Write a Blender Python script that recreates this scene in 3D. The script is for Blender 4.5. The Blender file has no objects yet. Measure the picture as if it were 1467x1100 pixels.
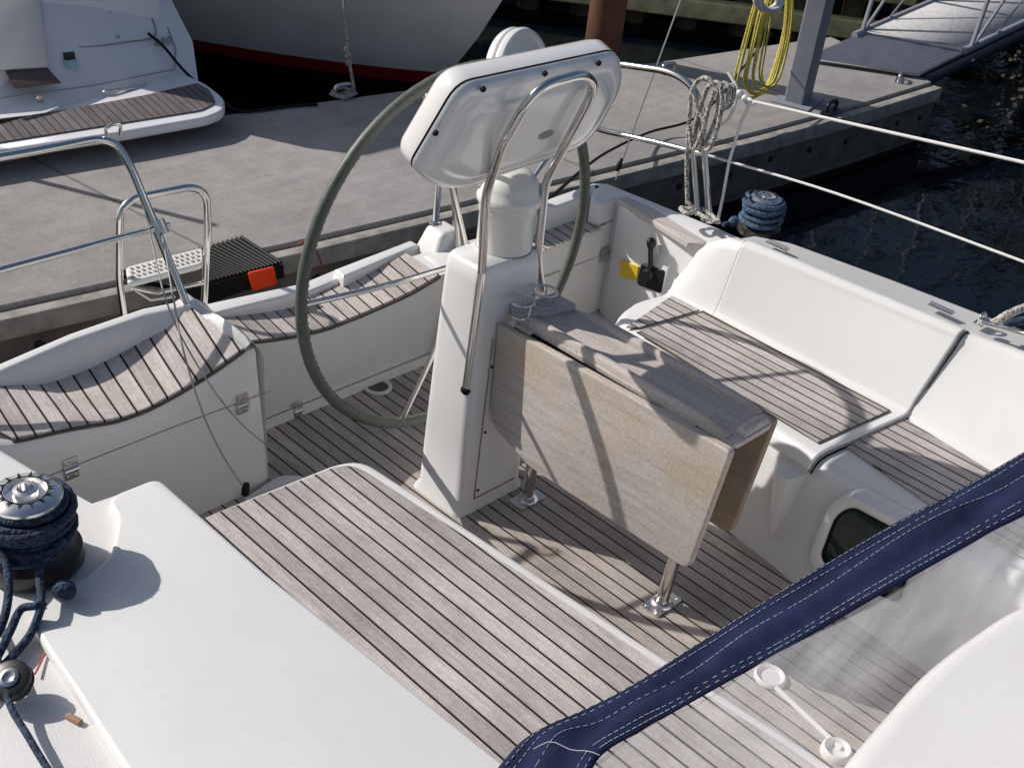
import bpy, bmesh, math, random
from mathutils import Vector, Matrix
R=math.radians
C=bpy.context.scene.collection
random.seed(4)
# ------------------------------------------------------------------ materials
def newmat(name):
    m=bpy.data.materials.new(name); m.use_nodes=True
    nt=m.node_tree; b=nt.nodes['Principled BSDF']
    return m,nt,b
def N(nt,t,**k):
    n=nt.nodes.new(t)
    for a,v in k.items():
        if a.startswith('_'): n.inputs[a[1:]].default_value=v
        else: setattr(n,a,v)
    return n
def math_(nt,op,a,b=None,clamp=False):
    n=nt.nodes.new('ShaderNodeMath'); n.operation=op; n.use_clamp=clamp
    for i,v in enumerate((a,b)):
        if v is None: continue
        if isinstance(v,(int,float)): n.inputs[i].default_value=v
        else: nt.links.new(v,n.inputs[i])
    return n.outputs[0]
def coords(nt,scale=(1,1,1),rot=(0,0,0)):
    t=nt.nodes.new('ShaderNodeTexCoord'); mp=nt.nodes.new('ShaderNodeMapping')
    mp.inputs['Scale'].default_value=scale; mp.inputs['Rotation'].default_value=rot
    nt.links.new(t.outputs['Object'],mp.inputs['Vector']); return mp.outputs[0]
def noise(nt,vec,scale,detail=4,rough=.55):
    n=nt.nodes.new('ShaderNodeTexNoise'); n.inputs['Scale'].default_value=scale
    n.inputs['Detail'].default_value=detail; n.inputs['Roughness'].default_value=rough
    nt.links.new(vec,n.inputs['Vector']); return n.outputs['Fac']
def ramp(nt,fac,stops):
    n=nt.nodes.new('ShaderNodeValToRGB'); e=n.color_ramp.elements
    while len(e)<len(stops): e.new(.5)
    for k,(p,c) in zip(e,stops):
        k.position=p; k.color=(*c,1) if len(c)==3 else c
    nt.links.new(fac,n.inputs[0]); return n.outputs[0]
def mixc(nt,fac,a,b,mode='MIX'):
    n=nt.nodes.new('ShaderNodeMix'); n.data_type='RGBA'; n.blend_type=mode
    for i,v in ((0,fac),(6,a),(7,b)):
        if isinstance(v,(int,float)): n.inputs[i].default_value=v
        elif isinstance(v,tuple): n.inputs[i].default_value=(*v,1)
        else: nt.links.new(v,n.inputs[i])
    return n.outputs[2]
def bump(nt,b,h,strength=.3,dist=.002):
    n=nt.nodes.new('ShaderNodeBump'); n.inputs['Strength'].default_value=strength; n.inputs['Distance'].default_value=dist
    nt.links.new(h,n.inputs['Height']); nt.links.new(n.outputs[0],b.inputs['Normal'])
def gelcoat(name,col=(.755,.75,.74),rough=.28,dirt=.15,grime=(.50,.46,.40)):
    m,nt,b=newmat(name); v=coords(nt)
    n1=noise(nt,v,3.0,5,.6); n2=noise(nt,v,38,4,.6)
    f=ramp(nt,n1,[(.42,(0,0,0)),(.78,(1,1,1))])
    f2=ramp(nt,n2,[(.55,(0,0,0)),(.8,(1,1,1))])
    k=math_(nt,'MULTIPLY',f,dirt); k2=math_(nt,'MULTIPLY',math_(nt,'MULTIPLY',f2,f),dirt*2.2)
    c=mixc(nt,math_(nt,'ADD',k,k2,True),col,grime)
    nt.links.new(c,b.inputs['Base Color'])
    nt.links.new(math_(nt,'ADD',math_(nt,'MULTIPLY',n1,.22),rough-.08),b.inputs['Roughness'])
    b.inputs['Coat Weight'].default_value=.25; b.inputs['Coat Roughness'].default_value=.12
    bump(nt,b,noise(nt,v,9,2),.10,.004)
    return m
def nonskid(name,col):
    m=gelcoat(name,col,.5,.16); nt=m.node_tree; b=nt.nodes['Principled BSDF']
    v=coords(nt); bump(nt,b,noise(nt,v,260,2),.5,.0015); b.inputs['Coat Weight'].default_value=0
    return m
def teak(name,ang=0,spacing=.047,gap=.0052,tone=(.49,.455,.44),tone2=(.38,.345,.325),off=0.0,warm=.0,axis='Z'):
    """weathered teak boards running along local Y turned by ang, with black caulked seams"""
    m,nt,b=newmat(name); v=coords(nt,rot=(0,0,-ang))
    s=nt.nodes.new('ShaderNodeSeparateXYZ'); nt.links.new(v,s.inputs[0])
    wob=noise(nt,v,2.2,2); across=math_(nt,'ADD',math_(nt,'ADD',s.outputs[0],off),math_(nt,'MULTIPLY',math_(nt,'SUBTRACT',wob,.5),.004))
    u=math_(nt,'DIVIDE',across,spacing); fr=math_(nt,'FRACT',u); bid=math_(nt,'FLOOR',u)
    d=math_(nt,'ABSOLUTE',math_(nt,'SUBTRACT',fr,.5))                    # .5 at seam
    seam=ramp(nt,d,[(.5-gap/spacing*.5-.022,(0,0,0)),(.5-gap/spacing*.5+.01,(1,1,1))])
    comb=nt.nodes.new('ShaderNodeCombineXYZ'); nt.links.new(bid,comb.inputs[0])
    wn=nt.nodes.new('ShaderNodeTexWhiteNoise'); wn.noise_dimensions='3D'; nt.links.new(comb.outputs[0],wn.inputs['Vector'])
    # grain: stretched along the board, shifted per board
    cg=nt.nodes.new('ShaderNodeCombineXYZ'); nt.links.new(math_(nt,'MULTIPLY',s.outputs[0],60),cg.inputs[0])
    nt.links.new(math_(nt,'ADD',math_(nt,'MULTIPLY',s.outputs[1],4.5),math_(nt,'MULTIPLY',wn.outputs['Value'],40)),cg.inputs[1])
    nt.links.new(s.outputs[2],cg.inputs[2])
    gr=noise(nt,cg.outputs[0],2.2,6,.68)
    blot=noise(nt,v,4.2,5,.62); fine=noise(nt,v,95,3,.6)
    c=ramp(nt,gr,[(.30,tone2),(.52,tone),(.75,tuple(min(1,x*1.22) for x in tone))])
    c=mixc(nt,.55,c,ramp(nt,blot,[(.30,(.50,.48,.47)),(.5,(.95,.94,.93)),(.70,(1.24,1.24,1.24))]),'MULTIPLY')
    c=mixc(nt,.8,c,ramp(nt,wn.outputs['Value'],[(0,(.74,.73,.72)),(1,(1.18,1.17,1.16))]),'MULTIPLY')
    c=mixc(nt,.35,c,ramp(nt,fine,[(.35,(.7,.7,.7)),(.65,(1.2,1.2,1.2))]),'MULTIPLY')
    # faint brown mildew next to the seams
    edge=ramp(nt,d,[(.34,(0,0,0)),(.5,(1,1,1))])
    c=mixc(nt,math_(nt,'MULTIPLY',math_(nt,'MULTIPLY',edge,blot),.5+warm),c,(.30,.215,.13))
    if warm>0:
        c=mixc(nt,math_(nt,'MULTIPLY',ramp(nt,noise(nt,v,2.6,3),[(.42,(0,0,0)),(.7,(1,1,1))]),warm),c,(.46,.36,.24))
    c=mixc(nt,seam,c,(.012,.011,.011))
    nt.links.new(c,b.inputs['Base Color']); b.inputs['Roughness'].default_value=.82
    b.inputs['Specular IOR Level'].default_value=.25
    h=math_(nt,'SUBTRACT',math_(nt,'MULTIPLY',gr,.5),math_(nt,'MULTIPLY',seam,1.0)); bump(nt,b,h,.5,.0018)
    return m
def plainwood(name,tone,tone2,stain=(.48,.36,.22),sf=.5,axis=1,tint=(1,1,1)):
    m,nt,b=newmat(name)
    sc=[26,26,26]; sc[axis]=2.2
    v=coords(nt,scale=tuple(sc)); w=coords(nt)
    gr=noise(nt,v,2.0,7,.7); bl=noise(nt,w,3.4,4,.6); fi=noise(nt,w,130,3,.65)
    c=ramp(nt,gr,[(.28,tone2),(.5,tone),(.78,tuple(min(1,x*1.18) for x in tone))])
    c=mixc(nt,math_(nt,'MULTIPLY',ramp(nt,bl,[(.46,(0,0,0)),(.66,(1,1,1))]),sf),c,stain)
    c=mixc(nt,.45,c,ramp(nt,fi,[(.35,(.68,.68,.68)),(.65,(1.22,1.22,1.22))]),'MULTIPLY')
    spots=ramp(nt,noise(nt,w,21,2,.4),[(.74,(0,0,0)),(.80,(1,1,1))])
    c=mixc(nt,math_(nt,'MULTIPLY',spots,.22),c,(.12,.09,.07))
    nt.links.new(c,b.inputs['Base Color']); b.inputs['Roughness'].default_value=.75; b.inputs['Specular IOR Level'].default_value=.3
    bump(nt,b,gr,.4,.002); return m
def steel(name,rough=.09,col=(.70,.68,.66)):
    m,nt,b=newmat(name); v=coords(nt); b.inputs['Metallic'].default_value=1
    b.inputs['Base Color'].default_value=(*col,1)
    nt.links.new(math_(nt,'ADD',math_(nt,'MULTIPLY',noise(nt,v,30,4),.14),rough-.03),b.inputs['Roughness'])
    return m
def simple(name,col,rough=.5,metal=0,var=.25,scale=20,bmp=.0,spec=.5):
    m,nt,b=newmat(name); v=coords(nt); n=noise(nt,v,scale,5,.6)
    lo=tuple(x*(1-var) for x in col); hi=tuple(min(1,x*(1+var)) for x in col)
    nt.links.new(ramp(nt,n,[(.3,lo),(.7,hi)]),b.inputs['Base Color'])
    b.inputs['Roughness'].default_value=rough; b.inputs['Metallic'].default_value=metal; b.inputs['Specular IOR Level'].default_value=spec
    if bmp: bump(nt,b,n,.6,bmp)
    return m
def ropemat(name,c1,c2,pitch=90,share=.5):
    """braided rope: flecks of a second colour"""
    m,nt,b=newmat(name); v=coords(nt)
    vo=nt.nodes.new('ShaderNodeTexVoronoi'); vo.inputs['Scale'].default_value=pitch; nt.links.new(v,vo.inputs['Vector'])
    wn=nt.nodes.new('ShaderNodeSeparateColor'); nt.links.new(vo.outputs['Color'],wn.inputs[0])
    f=ramp(nt,wn.outputs[0],[(share-.04,(0,0,0)),(share+.04,(1,1,1))])
    c=mixc(nt,f,c1,c2); nt.links.new(c,b.inputs['Base Color']); b.inputs['Roughness'].default_value=.85
    bump(nt,b,vo.outputs['Distance'],.9,.003); return m
M={}
M['gel']=gelcoat('gelcoat_white'); M['gel2']=gelcoat('gelcoat_locker',(.73,.722,.71),.34,.16)
M['pod']=gelcoat('pod_plastic',(.78,.775,.775),.16,.04); M['pod'].node_tree.nodes['Principled BSDF'].inputs['Coat Weight'].default_value=.7
M['cream']=gelcoat('cream_plastic',(.77,.76,.72),.3,.12)
M['deck']=nonskid('nonskid_deck',(.72,.712,.70))
M['seat']=teak('teak_seat',R(0),.0475,off=.012)
M['seatp']=teak('teak_seat_port',R(0),.043,off=.0)
M['sole']=teak('teak_sole',R(0),.047,tone=(.44,.40,.375),tone2=(.33,.29,.26),off=.02,warm=.14)
M['helm']=teak('teak_helm_middle',R(-6.5),.0505,tone=(.56,.50,.475),tone2=(.44,.385,.36))
M['helms']=teak('teak_helm_starboard',R(-9),.0475,tone=(.60,.55,.525),tone2=(.48,.43,.405),warm=.15)
M['table']=plainwood('teak_table_top',(.53,.475,.445),(.40,.35,.32),sf=.12)
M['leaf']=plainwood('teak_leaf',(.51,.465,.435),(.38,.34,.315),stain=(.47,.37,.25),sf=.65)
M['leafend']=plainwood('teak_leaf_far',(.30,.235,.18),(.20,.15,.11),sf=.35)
M['cap']=plainwood('teak_cap',(.52,.48,.455),(.38,.34,.31),sf=.1)
M['steel']=steel('stainless'); M['steelb']=steel('stainless_brushed',.25)
M['chrome']=steel('winch_chrome',.16,(.90,.88,.86)); M['rubber']=simple('black_rubber',(.007,.007,.007),.6,var=.3,spec=.2)
M['gasket']=simple('grey_gasket',(.33,.32,.30),.6,var=.15)
M['leather']=simple('wheel_leather',(.092,.105,.085),.5,var=.25,scale=60,bmp=.0008)
M['seam']=simple('seam_gap',(.10,.075,.055),.9)
M['brownseam']=simple('rusty_sealant',(.35,.22,.14),.8)
M['black']=simple('black_plastic',(.010,.010,.010),.38,var=.2)
M['hole']=simple('dark_recess',(.004,.004,.005),.8)
M['yellow']=simple('yellow_label',(.72,.50,.03),.5,var=.08)
M['red']=simple('red_indicator',(.30,.02,.015),.5)
M['orange']=simple('orange_reflector',(.95,.075,.02),.35,var=.05,scale=40)
M['navy']=simple('navy_canvas',(.011,.016,.048),.9,var=.35,scale=14,bmp=.004,spec=.15)
M['thread']=simple('white_thread',(.42,.43,.48),.8,var=.2)
M['whitecord']=simple('white_cord',(.74,.74,.72),.8,var=.15,scale=200,bmp=.001)
M['bluerope']=ropemat('blue_rope',(.028,.055,.105),(.012,.022,.045),130,.4)
M['bluerope2']=ropemat('pale_blue_rope',(.06,.115,.19),(.035,.065,.11),130,.4)
M['greyrope']=ropemat('grey_fleck_rope',(.50,.48,.44),(.16,.15,.14),170,.58)
M['yellowrope']=ropemat('yellow_rope',(.70,.60,.14),(.50,.42,.08),140,.6)
M['green']=simple('green_paint',(.01,.12,.05),.6)
M['redline']=simple('red_string',(.40,.06,.05),.8)
M['darkdrum']=simple('winch_base_black',(.02,.014,.012),.3,var=.5)
M['portglass']=simple('tinted_glass',(.004,.02,.014),.06,var=.2)
M['badge']=simple('badge_silver',(.42,.43,.44),.3,metal=.4,var=.1)
# ------------------------------------------------------------------ mesh helpers
class MB:
    def __init__(s): s.bm=bmesh.new(); s.pr=[]
    def v(s,p): return s.bm.verts.new(Vector(p))
    def box(s,c,d,rot=None):
        c=Vector(c); m=rot or Matrix.Identity(3); vs=[]
        for i in (-1,1):
            for j in (-1,1):
                for k in (-1,1): vs.append(s.v(c+m@Vector((i*d[0]/2,j*d[1]/2,k*d[2]/2))))
        for f in ((0,1,3,2),(4,6,7,5),(0,4,5,1),(2,3,7,6),(0,2,6,4),(1,5,7,3)): s.bm.faces.new([vs[i] for i in f])
        return s
    def prism(s,pts,h,d=(0,0,-1)):
        """polygon extruded by h along d"""
        s.pr.append((pts,h,Vector(d).normalized())); return s
    def _prism(s,pts,h,d,r):
        P=[]
        for p in pts:
            p=Vector(p)
            if not P or (p-P[-1]).length>5e-4: P.append(p)
        if (P[0]-P[-1]).length<5e-4: P.pop()
        n=len(P); ar=Vector()
        for i in range(n): ar+=P[i].cross(P[(i+1)%n])
        sg=1 if ar.dot(d)>0 else -1
        off=[]
        for i in range(n):
            e1=(P[i]-P[i-1]); e2=(P[(i+1)%n]-P[i]); e1-=d*e1.dot(d); e2-=d*e2.dot(d)
            n1=d.cross(e1.normalized())*sg; n2=d.cross(e2.normalized())*sg
            b=n1+n2; L=b.length; b=b/L if L>1e-6 else n1
            off.append(b*min(1.6,1/max(.3,b.dot(n1))))
        r=min(r,h*.45); K=4; rows=[]
        if r>0:
            for k in range(K+1):
                a=k*math.pi/2/K; rows.append([p+o*r*(1-math.sin(a))+d*r*(1-math.cos(a)) for p,o in zip(P,off)])
            rows+=[[q-d*q.dot(d)*0+d*(h-2*r)+d*0 for q in rows[-1]]]
            base=rows[-1]
            for k in range(1,K+1):
                a=k*math.pi/2/K; rows.append([b+o*r*(1-math.cos(a))+d*r*math.sin(a) for b,o in zip(base,off)])
        else: rows=[P,[p+d*h for p in P]]
        s.loft(rows,close=True,cap=True)
    def face(s,pts): s.bm.faces.new([s.v(p) for p in pts]); return s
    def loft(s,rows,close=False,cap=False):
        g=[[s.v(p) for p in r] for r in rows]
        for a,b in zip(g,g[1:]):
            n=len(a)
            for i in range(n if close else n-1): s.bm.faces.new((a[i],a[(i+1)%n],b[(i+1)%n],b[i]))
        if cap: s.bm.faces.new(g[0][::-1]); s.bm.faces.new(g[-1])
        return s
    def tube(s,pts,r,n=10,closed=False,cap=True,r2=None):
        P=[Vector(p) for p in pts]; m=len(P); rows=[]; up=None
        for i,p in enumerate(P):
            a=P[(i-1)%m] if (closed or i>0) else p; b=P[(i+1)%m] if (closed or i<m-1) else p
            t=(b-a).normalized() if (b-a).length>1e-9 else Vector((0,0,1))
            if up is None: up=t.orthogonal().normalized()
            up=(up-t*up.dot(t)); up=up.normalized() if up.length>1e-6 else t.orthogonal().normalized()
            w=t.cross(up); rr=r if r2 is None else r+(r2-r)*i/(m-1)
            rows.append([p+(up*math.cos(k*2*math.pi/n)+w*math.sin(k*2*math.pi/n))*rr for k in range(n)])
        if closed: rows.append(rows[0]); 
        g=[[s.v(q) for q in row] for row in (rows[:-1] if closed else rows)]
        if closed: g.append(g[0])
        for a,b in zip(g,g[1:]):
            # twist-safe for closed loops
            off=0
            if closed and b is g[0]: off=min(range(n),key=lambda o:(a[0].co-b[o].co).length)
            for i in range(n): s.bm.faces.new((a[i],a[(i+1)%n],b[(i+1+off)%n],b[(i+off)%n]))
        if cap and not closed: s.bm.faces.new(g[0][::-1]); s.bm.faces.new(g[-1])
        return s
    def lathe(s,prof,c,axis=(0,0,1),n=32):
        """profile of (radius, height) turned about axis"""
        ax=Vector(axis).normalized(); u=ax.orthogonal().normalized(); w=ax.cross(u); c=Vector(c); rows=[]
        for r,h in prof:
            rows.append([s.v(c+ax*h+(u*math.cos(k*2*math.pi/n)+w*math.sin(k*2*math.pi/n))*max(r,1e-4)) for k in range(n)])
        for a,b in zip(rows,rows[1:]):
            for i in range(n): s.bm.faces.new((a[i],a[(i+1)%n],b[(i+1)%n],b[i]))
        s.bm.faces.new(rows[0][::-1]); s.bm.faces.new(rows[-1]); return s
    def build(s,name,mat,parent=None,bevel=0,seg=3,smooth=38,solid=0,sub=0,recalc=True):
        bm=s.bm; other=len(bm.faces)>0
        for p_ in s.pr: s._prism(*p_,bevel)
        if s.pr and not other: bevel=0
        if recalc: bmesh.ops.recalc_face_normals(bm,faces=bm.faces)
        lim=R(smooth)
        for f in bm.faces: f.smooth=True
        if not bevel:
            for e in bm.edges:
                if len(e.link_faces)==2 and e.calc_face_angle(0)>lim: e.smooth=False
        me=bpy.data.meshes.new(name); 
        org=Vector((0,0,0))
        if parent is not None: org=wpos(parent)
        elif len(bm.verts):
            lo=Vector((min(v.co.x for v in bm.verts),min(v.co.y for v in bm.verts),min(v.co.z for v in bm.verts)))
            hi=Vector((max(v.co.x for v in bm.verts),max(v.co.y for v in bm.verts),max(v.co.z for v in bm.verts)))
            org=Vector(((lo.x+hi.x)/2,(lo.y+hi.y)/2,lo.z))
        for v in bm.verts: v.co-=org
        bm.to_mesh(me); bm.free(); me.materials.append(mat)
        o=bpy.data.objects.new(name,me); C.objects.link(o)
        if parent is not None: o.parent=parent
        else: o.location=org
        if solid:
            q=o.modifiers.new('solid','SOLIDIFY'); q.thickness=solid; q.offset=0
        if bevel:
            q=o.modifiers.new('bevel','BEVEL'); q.width=bevel; q.segments=seg; q.limit_method='ANGLE'; q.angle_limit=R(28); q.use_clamp_overlap=True; o.modifiers.new('wn','WEIGHTED_NORMAL').keep_sharp=True
        if sub:
            q=o.modifiers.new('sub','SUBSURF'); q.levels=sub; q.render_levels=sub
        return o
def wpos(o):
    p=Vector(o.location)
    while o.parent: o=o.parent; p+=o.location
    return p
def tag(o,label=None,cat=None,group=None,kind=None):
    for k,v in (('label',label),('category',cat),('group',group),('kind',kind)):
        if v: o[k]=v
    return o
def thing(name,label,cat,loc,group=None):
    o=bpy.data.objects.new(name,None); C.objects.link(o); o.location=loc; o.empty_display_size=.1
    return tag(o,label,cat,group)
def lerp(a,b,t): return tuple(x+(y-x)*t for x,y in zip(a,b))
def smoothpath(pts,n=6,closed=False):
    """Catmull-Rom through the points"""
    P=[Vector(p) for p in pts]; m=len(P); out=[]
    rng=m if closed else m-1
    for i in range(rng):
        p1,p2=P[i],P[(i+1)%m]; p0=P[i-1] if (closed or i>0) else p1*2-p2; p3=P[(i+2)%m] if (closed or i<m-2) else p2*2-p1
        for k in range(n):
            t=k/n; out.append(.5*((2*p1)+(p2-p0)*t+(2*p0-5*p1+4*p2-p3)*t*t+(3*p1-p0-3*p2+p3)*t**3))
    if not closed: out.append(P[-1])
    return out
def fillet(pts,r,n=6,closed=False):
    """round the corners of a polyline with radius-like distance r"""
    P=[Vector(p) for p in pts]; out=[]; m=len(P)
    for i,p in enumerate(P):
        if not closed and i in (0,m-1): out.append(p); continue
        a=P[i-1]; b=P[(i+1)%m]; rr=r[i] if isinstance(r,(list,tuple)) else r
        da=min(rr,(a-p).length*.48); db=min(rr,(b-p).length*.48)
        s=p+(a-p).normalized()*da; e=p+(b-p).normalized()*db
        for k in range(n+1):
            t=k/n; out.append(s*(1-t)**2+p*2*t*(1-t)+e*t*t)
    return out
exec_order=[]
# ================================================================== THE SAILING YACHT (fixed moulding)
Y=thing('sailing_yacht','white sailing yacht cockpit with weathered teak seats and teak sole','sailing yacht',(0,0,0))
# ---- sole
sole=MB().prism([(-.80,-3.2,0),(.75,-3.2,0),(.75,.10,0),(1.34,.30,0),(1.34,.72,0),(.55,.80,0),(-.62,.80,0),(-.80,.4,0)],.03).build('cockpit_sole',M['sole'],Y,smooth=30)
# ---- port side: moulded seat, backrest and coaming as one swept profile
def prof(y,xl,xc,xt,xo,zt,sk=0.0,dz=0.0,zs=.385):
    P=[(xl-.055,-.03),(xl-.03,.16),(xl-.012,.30),(xl-.004,.34),(xl+.008,.364),(xl+.028,zs-.004),(xl+.055,zs),(xc-.035,zs),(xc-.012,zs+.005),(xc+.002,zs+.020),(xc+.014,zs+.050),(xt-.016,zt-.036),(xt-.006,zt-.014),(xt+.008,zt-.003),(xt+.026,zt),(xt+.058,zt-.008),(xt+.075,zt-.016),(xo-.07,zt-.022),(xo-.025,zt-.04),(xo,zt-.085),(xo+.03,.2),(xo+.02,-.9)]
    return [(x,y+sk*(x-xl),z+dz) for x,z in P]
rows=[]
for y,xl,xc,xt,xo,zt in ((.165,.80,.99,1.07,1.20,.50),(.15,.72,.985,1.06,1.22,.56),(.115,.66,.985,1.055,1.25,.61),(.06,.635,.985,1.055,1.28,.645),(-.05,.625,.99,1.06,1.31,.66),(-.40,.575,.985,1.095,1.37,.66),(-.80,.525,.975,1.135,1.43,.655)):
    rows.append(prof(y,xl,xc,xt,xo,zt,-.15))
for y,xl,xc,xt,xo,zt in ((-.84,.515,.97,1.14,1.44,.655),(-1.15,.50,.97,1.16,1.47,.68),(-1.5,.49,.96,1.20,1.50,.74),(-2.2,.48,.95,1.25,1.52,.80),(-3.2,.48,.95,1.25,1.5,.8)):
    rows.append(prof(y,xl,xc,xt,xo,zt,-.15))
port=MB().loft(rows)
port.face([rows[0][i] for i in range(len(rows[0]))])
port=port.build('port_seat_moulding',M['gel'],Y,smooth=50)
tag(port,'white port side seat and coaming moulding')
# hinged seat lid with backrest, proud of the moulding, grey gasket under it
def lidrows(dz,ya,yf,cut=(1,16),ex=0.0):
    out=[]
    n=9
    for k in range(n+1):
        t=k/n; y=ya+(yf-ya)*t
        P=prof(y,.628+(.528-.628)*t,.985,1.06+(1.135-1.06)*t,1.4,.66-.005*t,-.13)[3:15]
        Q=[]
        for i,(x,yy,z) in enumerate(P):
            w=min(1,max(0,(i-3)/6)); Q.append((x-dz*w*.9-(dz if i<3 else 0)*.8+ (ex if i==0 else 0),yy,z+dz*(1-w*.35)))
        out.append(Q)
    return out
def lid(name,dz,ya,yf,mat,parent,th,bev=0.0):
    top=lidrows(dz,ya,yf); bot=lidrows(dz-th,ya,yf)
    m=MB(); n=len(top); k=len(top[0])
    a=[[m.v(p) for p in r] for r in top]; b=[[m.v(p) for p in r] for r in bot]
    for i in range(n-1):
        for j in range(k-1):
            m.bm.faces.new((a[i][j],a[i][j+1],a[i+1][j+1],a[i+1][j])); m.bm.faces.new((b[i][j],b[i+1][j],b[i+1][j+1],b[i][j+1]))
        m.bm.faces.new((a[i][0],a[i+1][0],b[i+1][0],b[i][0])); m.bm.faces.new((a[i][-1],b[i][-1],b[i+1][-1],a[i+1][-1]))
    for j in range(k-1):
        m.bm.faces.new((a[0][j],b[0][j],b[0][j+1],a[0][j+1])); m.bm.faces.new((a[-1][j],a[-1][j+1],b[-1][j+1],b[-1][j]))
    return m.build(name,mat,parent,smooth=45,bevel=bev,seg=3)
L=lid('seat_locker_lid',.022,-.03,-.785,M['gel'],Y,.026,.007); tag(L,'white hinged seat lid with backrest and teak inset')
lid('gasket',.006,-.022,-.793,M['rubber'],L,.012)
lid('gasket',.013,-.025,-.790,M['gasket'],L,.006)
zl=.4085
MB().prism([(0.641,-0.007,0.410),(0.933,-0.052,0.410),(0.923,-0.798,0.410),(0.582,-0.756,0.410)],.003,(0,0,1)).build('teak_panel',M['seatp'],L)
MB().prism([(0.634,-0.003,0.408),(0.951,-0.042,0.408),(0.934,-0.802,0.408),(0.582,-0.761,0.408)],.0035,(0,0,1)).build('seam',M['seam'],L)
for a in ((1.133,-0.166,0.655),(1.209,-0.749,0.655)):
    m=MB(); m.box((a[0]+.0,a[1],.664),(.028,.085,.006)); m.tube([(a[0]+.004,a[1]-.042,.669),(a[0]+.004,a[1]+.042,.669)],.005,8)
    m.build('hinge',M['steel'],L,bevel=.001,seg=1)
# fixed teak panels fore and aft of the lid
MB().prism([(0.658,0.060,0.389),(1.003,0.118,0.389),(0.997,-0.015,0.389),(0.694,0.034,0.389)],.004,(0,0,1)).build('teak_panel',M['seatp'],port)
MB().prism([(0.665,-0.813,0.389),(0.962,-0.827,0.389),(0.903,-1.277,0.389),(.92,-3.1,.389),(.56,-3.1,.389),(0.613,-1.116,0.389)],.004,(0,0,1)).build('teak_panel',M['seatp'],port)
# moulded bracket under the lip
br=[]
for z,w,d in ((.335,.055,.062),(.27,.045,.05),(.18,.032,.034),(.10,.018,.015),(.06,.006,.002)):
    cx=.515-.012*(1-z/.335); cy=-.735
    br.append([(cx-d,cy-w*.5,z),(cx-d-.012,cy,z),(cx-d,cy+w*.5,z),(cx+.03,cy+w,z),(cx+.03,cy-w,z)])
MB().loft(br,close=True,cap=True).build('lip_bracket',M['gel'],port,bevel=.012,seg=3)
# opening portlight in the footwell side
fr=fillet([(0.470,-0.891,0.115),(0.470,-0.893,0.307),(0.470,-0.939,0.377),(0.470,-1.214,0.392),(0.470,-1.231,0.134),(0.470,-0.991,0.083)],.035,5,True)
cen=sum((Vector(p) for p in fr),Vector())/len(fr)
def ring(s,dx): return [Vector((cen.x+dx+(p.z-cen.z)*s*.12-(cen.y-p.y)*s*.03,cen.y+(p.y-cen.y)*s,cen.z+(p.z-cen.z)*s)) for p in fr]
pf=MB().loft([ring(1.04,.05),ring(1.04,.008),ring(1.0,-.014),ring(.90,-.016),ring(.82,-.010),ring(.76,.0),ring(.76,.01)],close=True).build('portlight',M['gasket'],port,smooth=60)
pf.data.materials[0]=M['gel2']
MB().loft([ring(.775,.006),ring(.775,-.008),ring(.735,-.008),ring(.735,.006)],close=True).build('rubber_seal',M['rubber'],pf)
MB().face(ring(.75,-.003)).build('pane',M['portglass'],pf)
# ---- starboard seat
zs=.385
seat_in=[(-1.030,0.042,0.385),(-0.979,0.073,0.385),(-0.578,0.051,0.385),(-0.518,0.010,0.385),(-0.495,-0.325,0.385),(-0.447,-1.029,0.385),(-0.416,-1.398,0.385),(-.40,-3.1,zs),(-1.3,-3.1,zs),(-1.3,.2,zs),(-1.05,.14,zs)]
body=fillet(seat_in,[0,.0,.05,.05,0,.0,.0,0,0,0,0],6,True)
sb=MB().prism(body,.42).build('starboard_seat_moulding',M['gel'],Y,bevel=.026,seg=4); tag(sb,'white starboard seat moulding beside the pedestal')
tin=[(-1.002,0.052,0.387),(-0.603,0.026,0.387),(-0.562,-0.008,0.387),(-0.536,-0.343,0.387),(-0.490,-1.033,0.387),(-0.459,-1.371,0.387),(-.47,-3.0,zs+.002),(-1.28,-3.0,zs+.002),(-1.28,.1,zs+.002)]
MB().prism(fillet(tin,[0,.03,.05,0,0,0,0,0,0],5,True),.003,(0,0,1)).build('teak_panel',M['seat'],sb)
# ---- starboard coaming: non skid deck with a raised smooth locker lid
zd=.63
cp=[(-1.122,-1.143,0.630),(-1.149,-0.696,0.630),(-1.162,-0.434,0.630),(-1.164,-0.015,0.630),(-1.323,0.001,0.630),(-1.360,0.160,0.630),(-1.391,0.319,0.630),(-1.552,0.960,0.630),(-2.1,-.6,zd),(-2.15,-3.2,zd),(-1.06,-3.2,zd)]
cm=MB().prism(cp,.9).build('starboard_coaming',M['deck'],Y,bevel=.018,seg=3); tag(cm,'white starboard coaming carrying the winch')
sl=[(-1.142,-1.178,0.655),(-1.165,-0.716,0.655),(-1.179,-0.458,0.655),(-1.180,-0.038,0.655),(-1.311,-0.035,0.655),(-1.324,-0.112,0.655),(-1.405,-0.224,0.655),(-1.569,-0.251,0.655),(-1.614,-0.283,0.655),(-1.628,-0.393,0.655),(-1.637,-0.499,0.655),(-1.667,-0.781,0.655),(-1.62,-1.2,.655),(-1.62,-1.6,.655),(-1.12,-1.6,.655)]
MB().prism(fillet(sl,[0,0,0,.03,.04,.03,.05,.04,.05,.02,.02,.02,.02,.05,.05],5,True),.03).build('locker_lid',M['gel'],cm,bevel=.012,seg=4)
# sloping coachroof side below the lid's outer edge with a small rusty fastener
MB().box((-1.663,-0.550,0.634),(.012,.035,.012),Matrix.Rotation(.3,3,'Z')).build('lid_catch',M['brownseam'],cm,bevel=.003)
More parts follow.
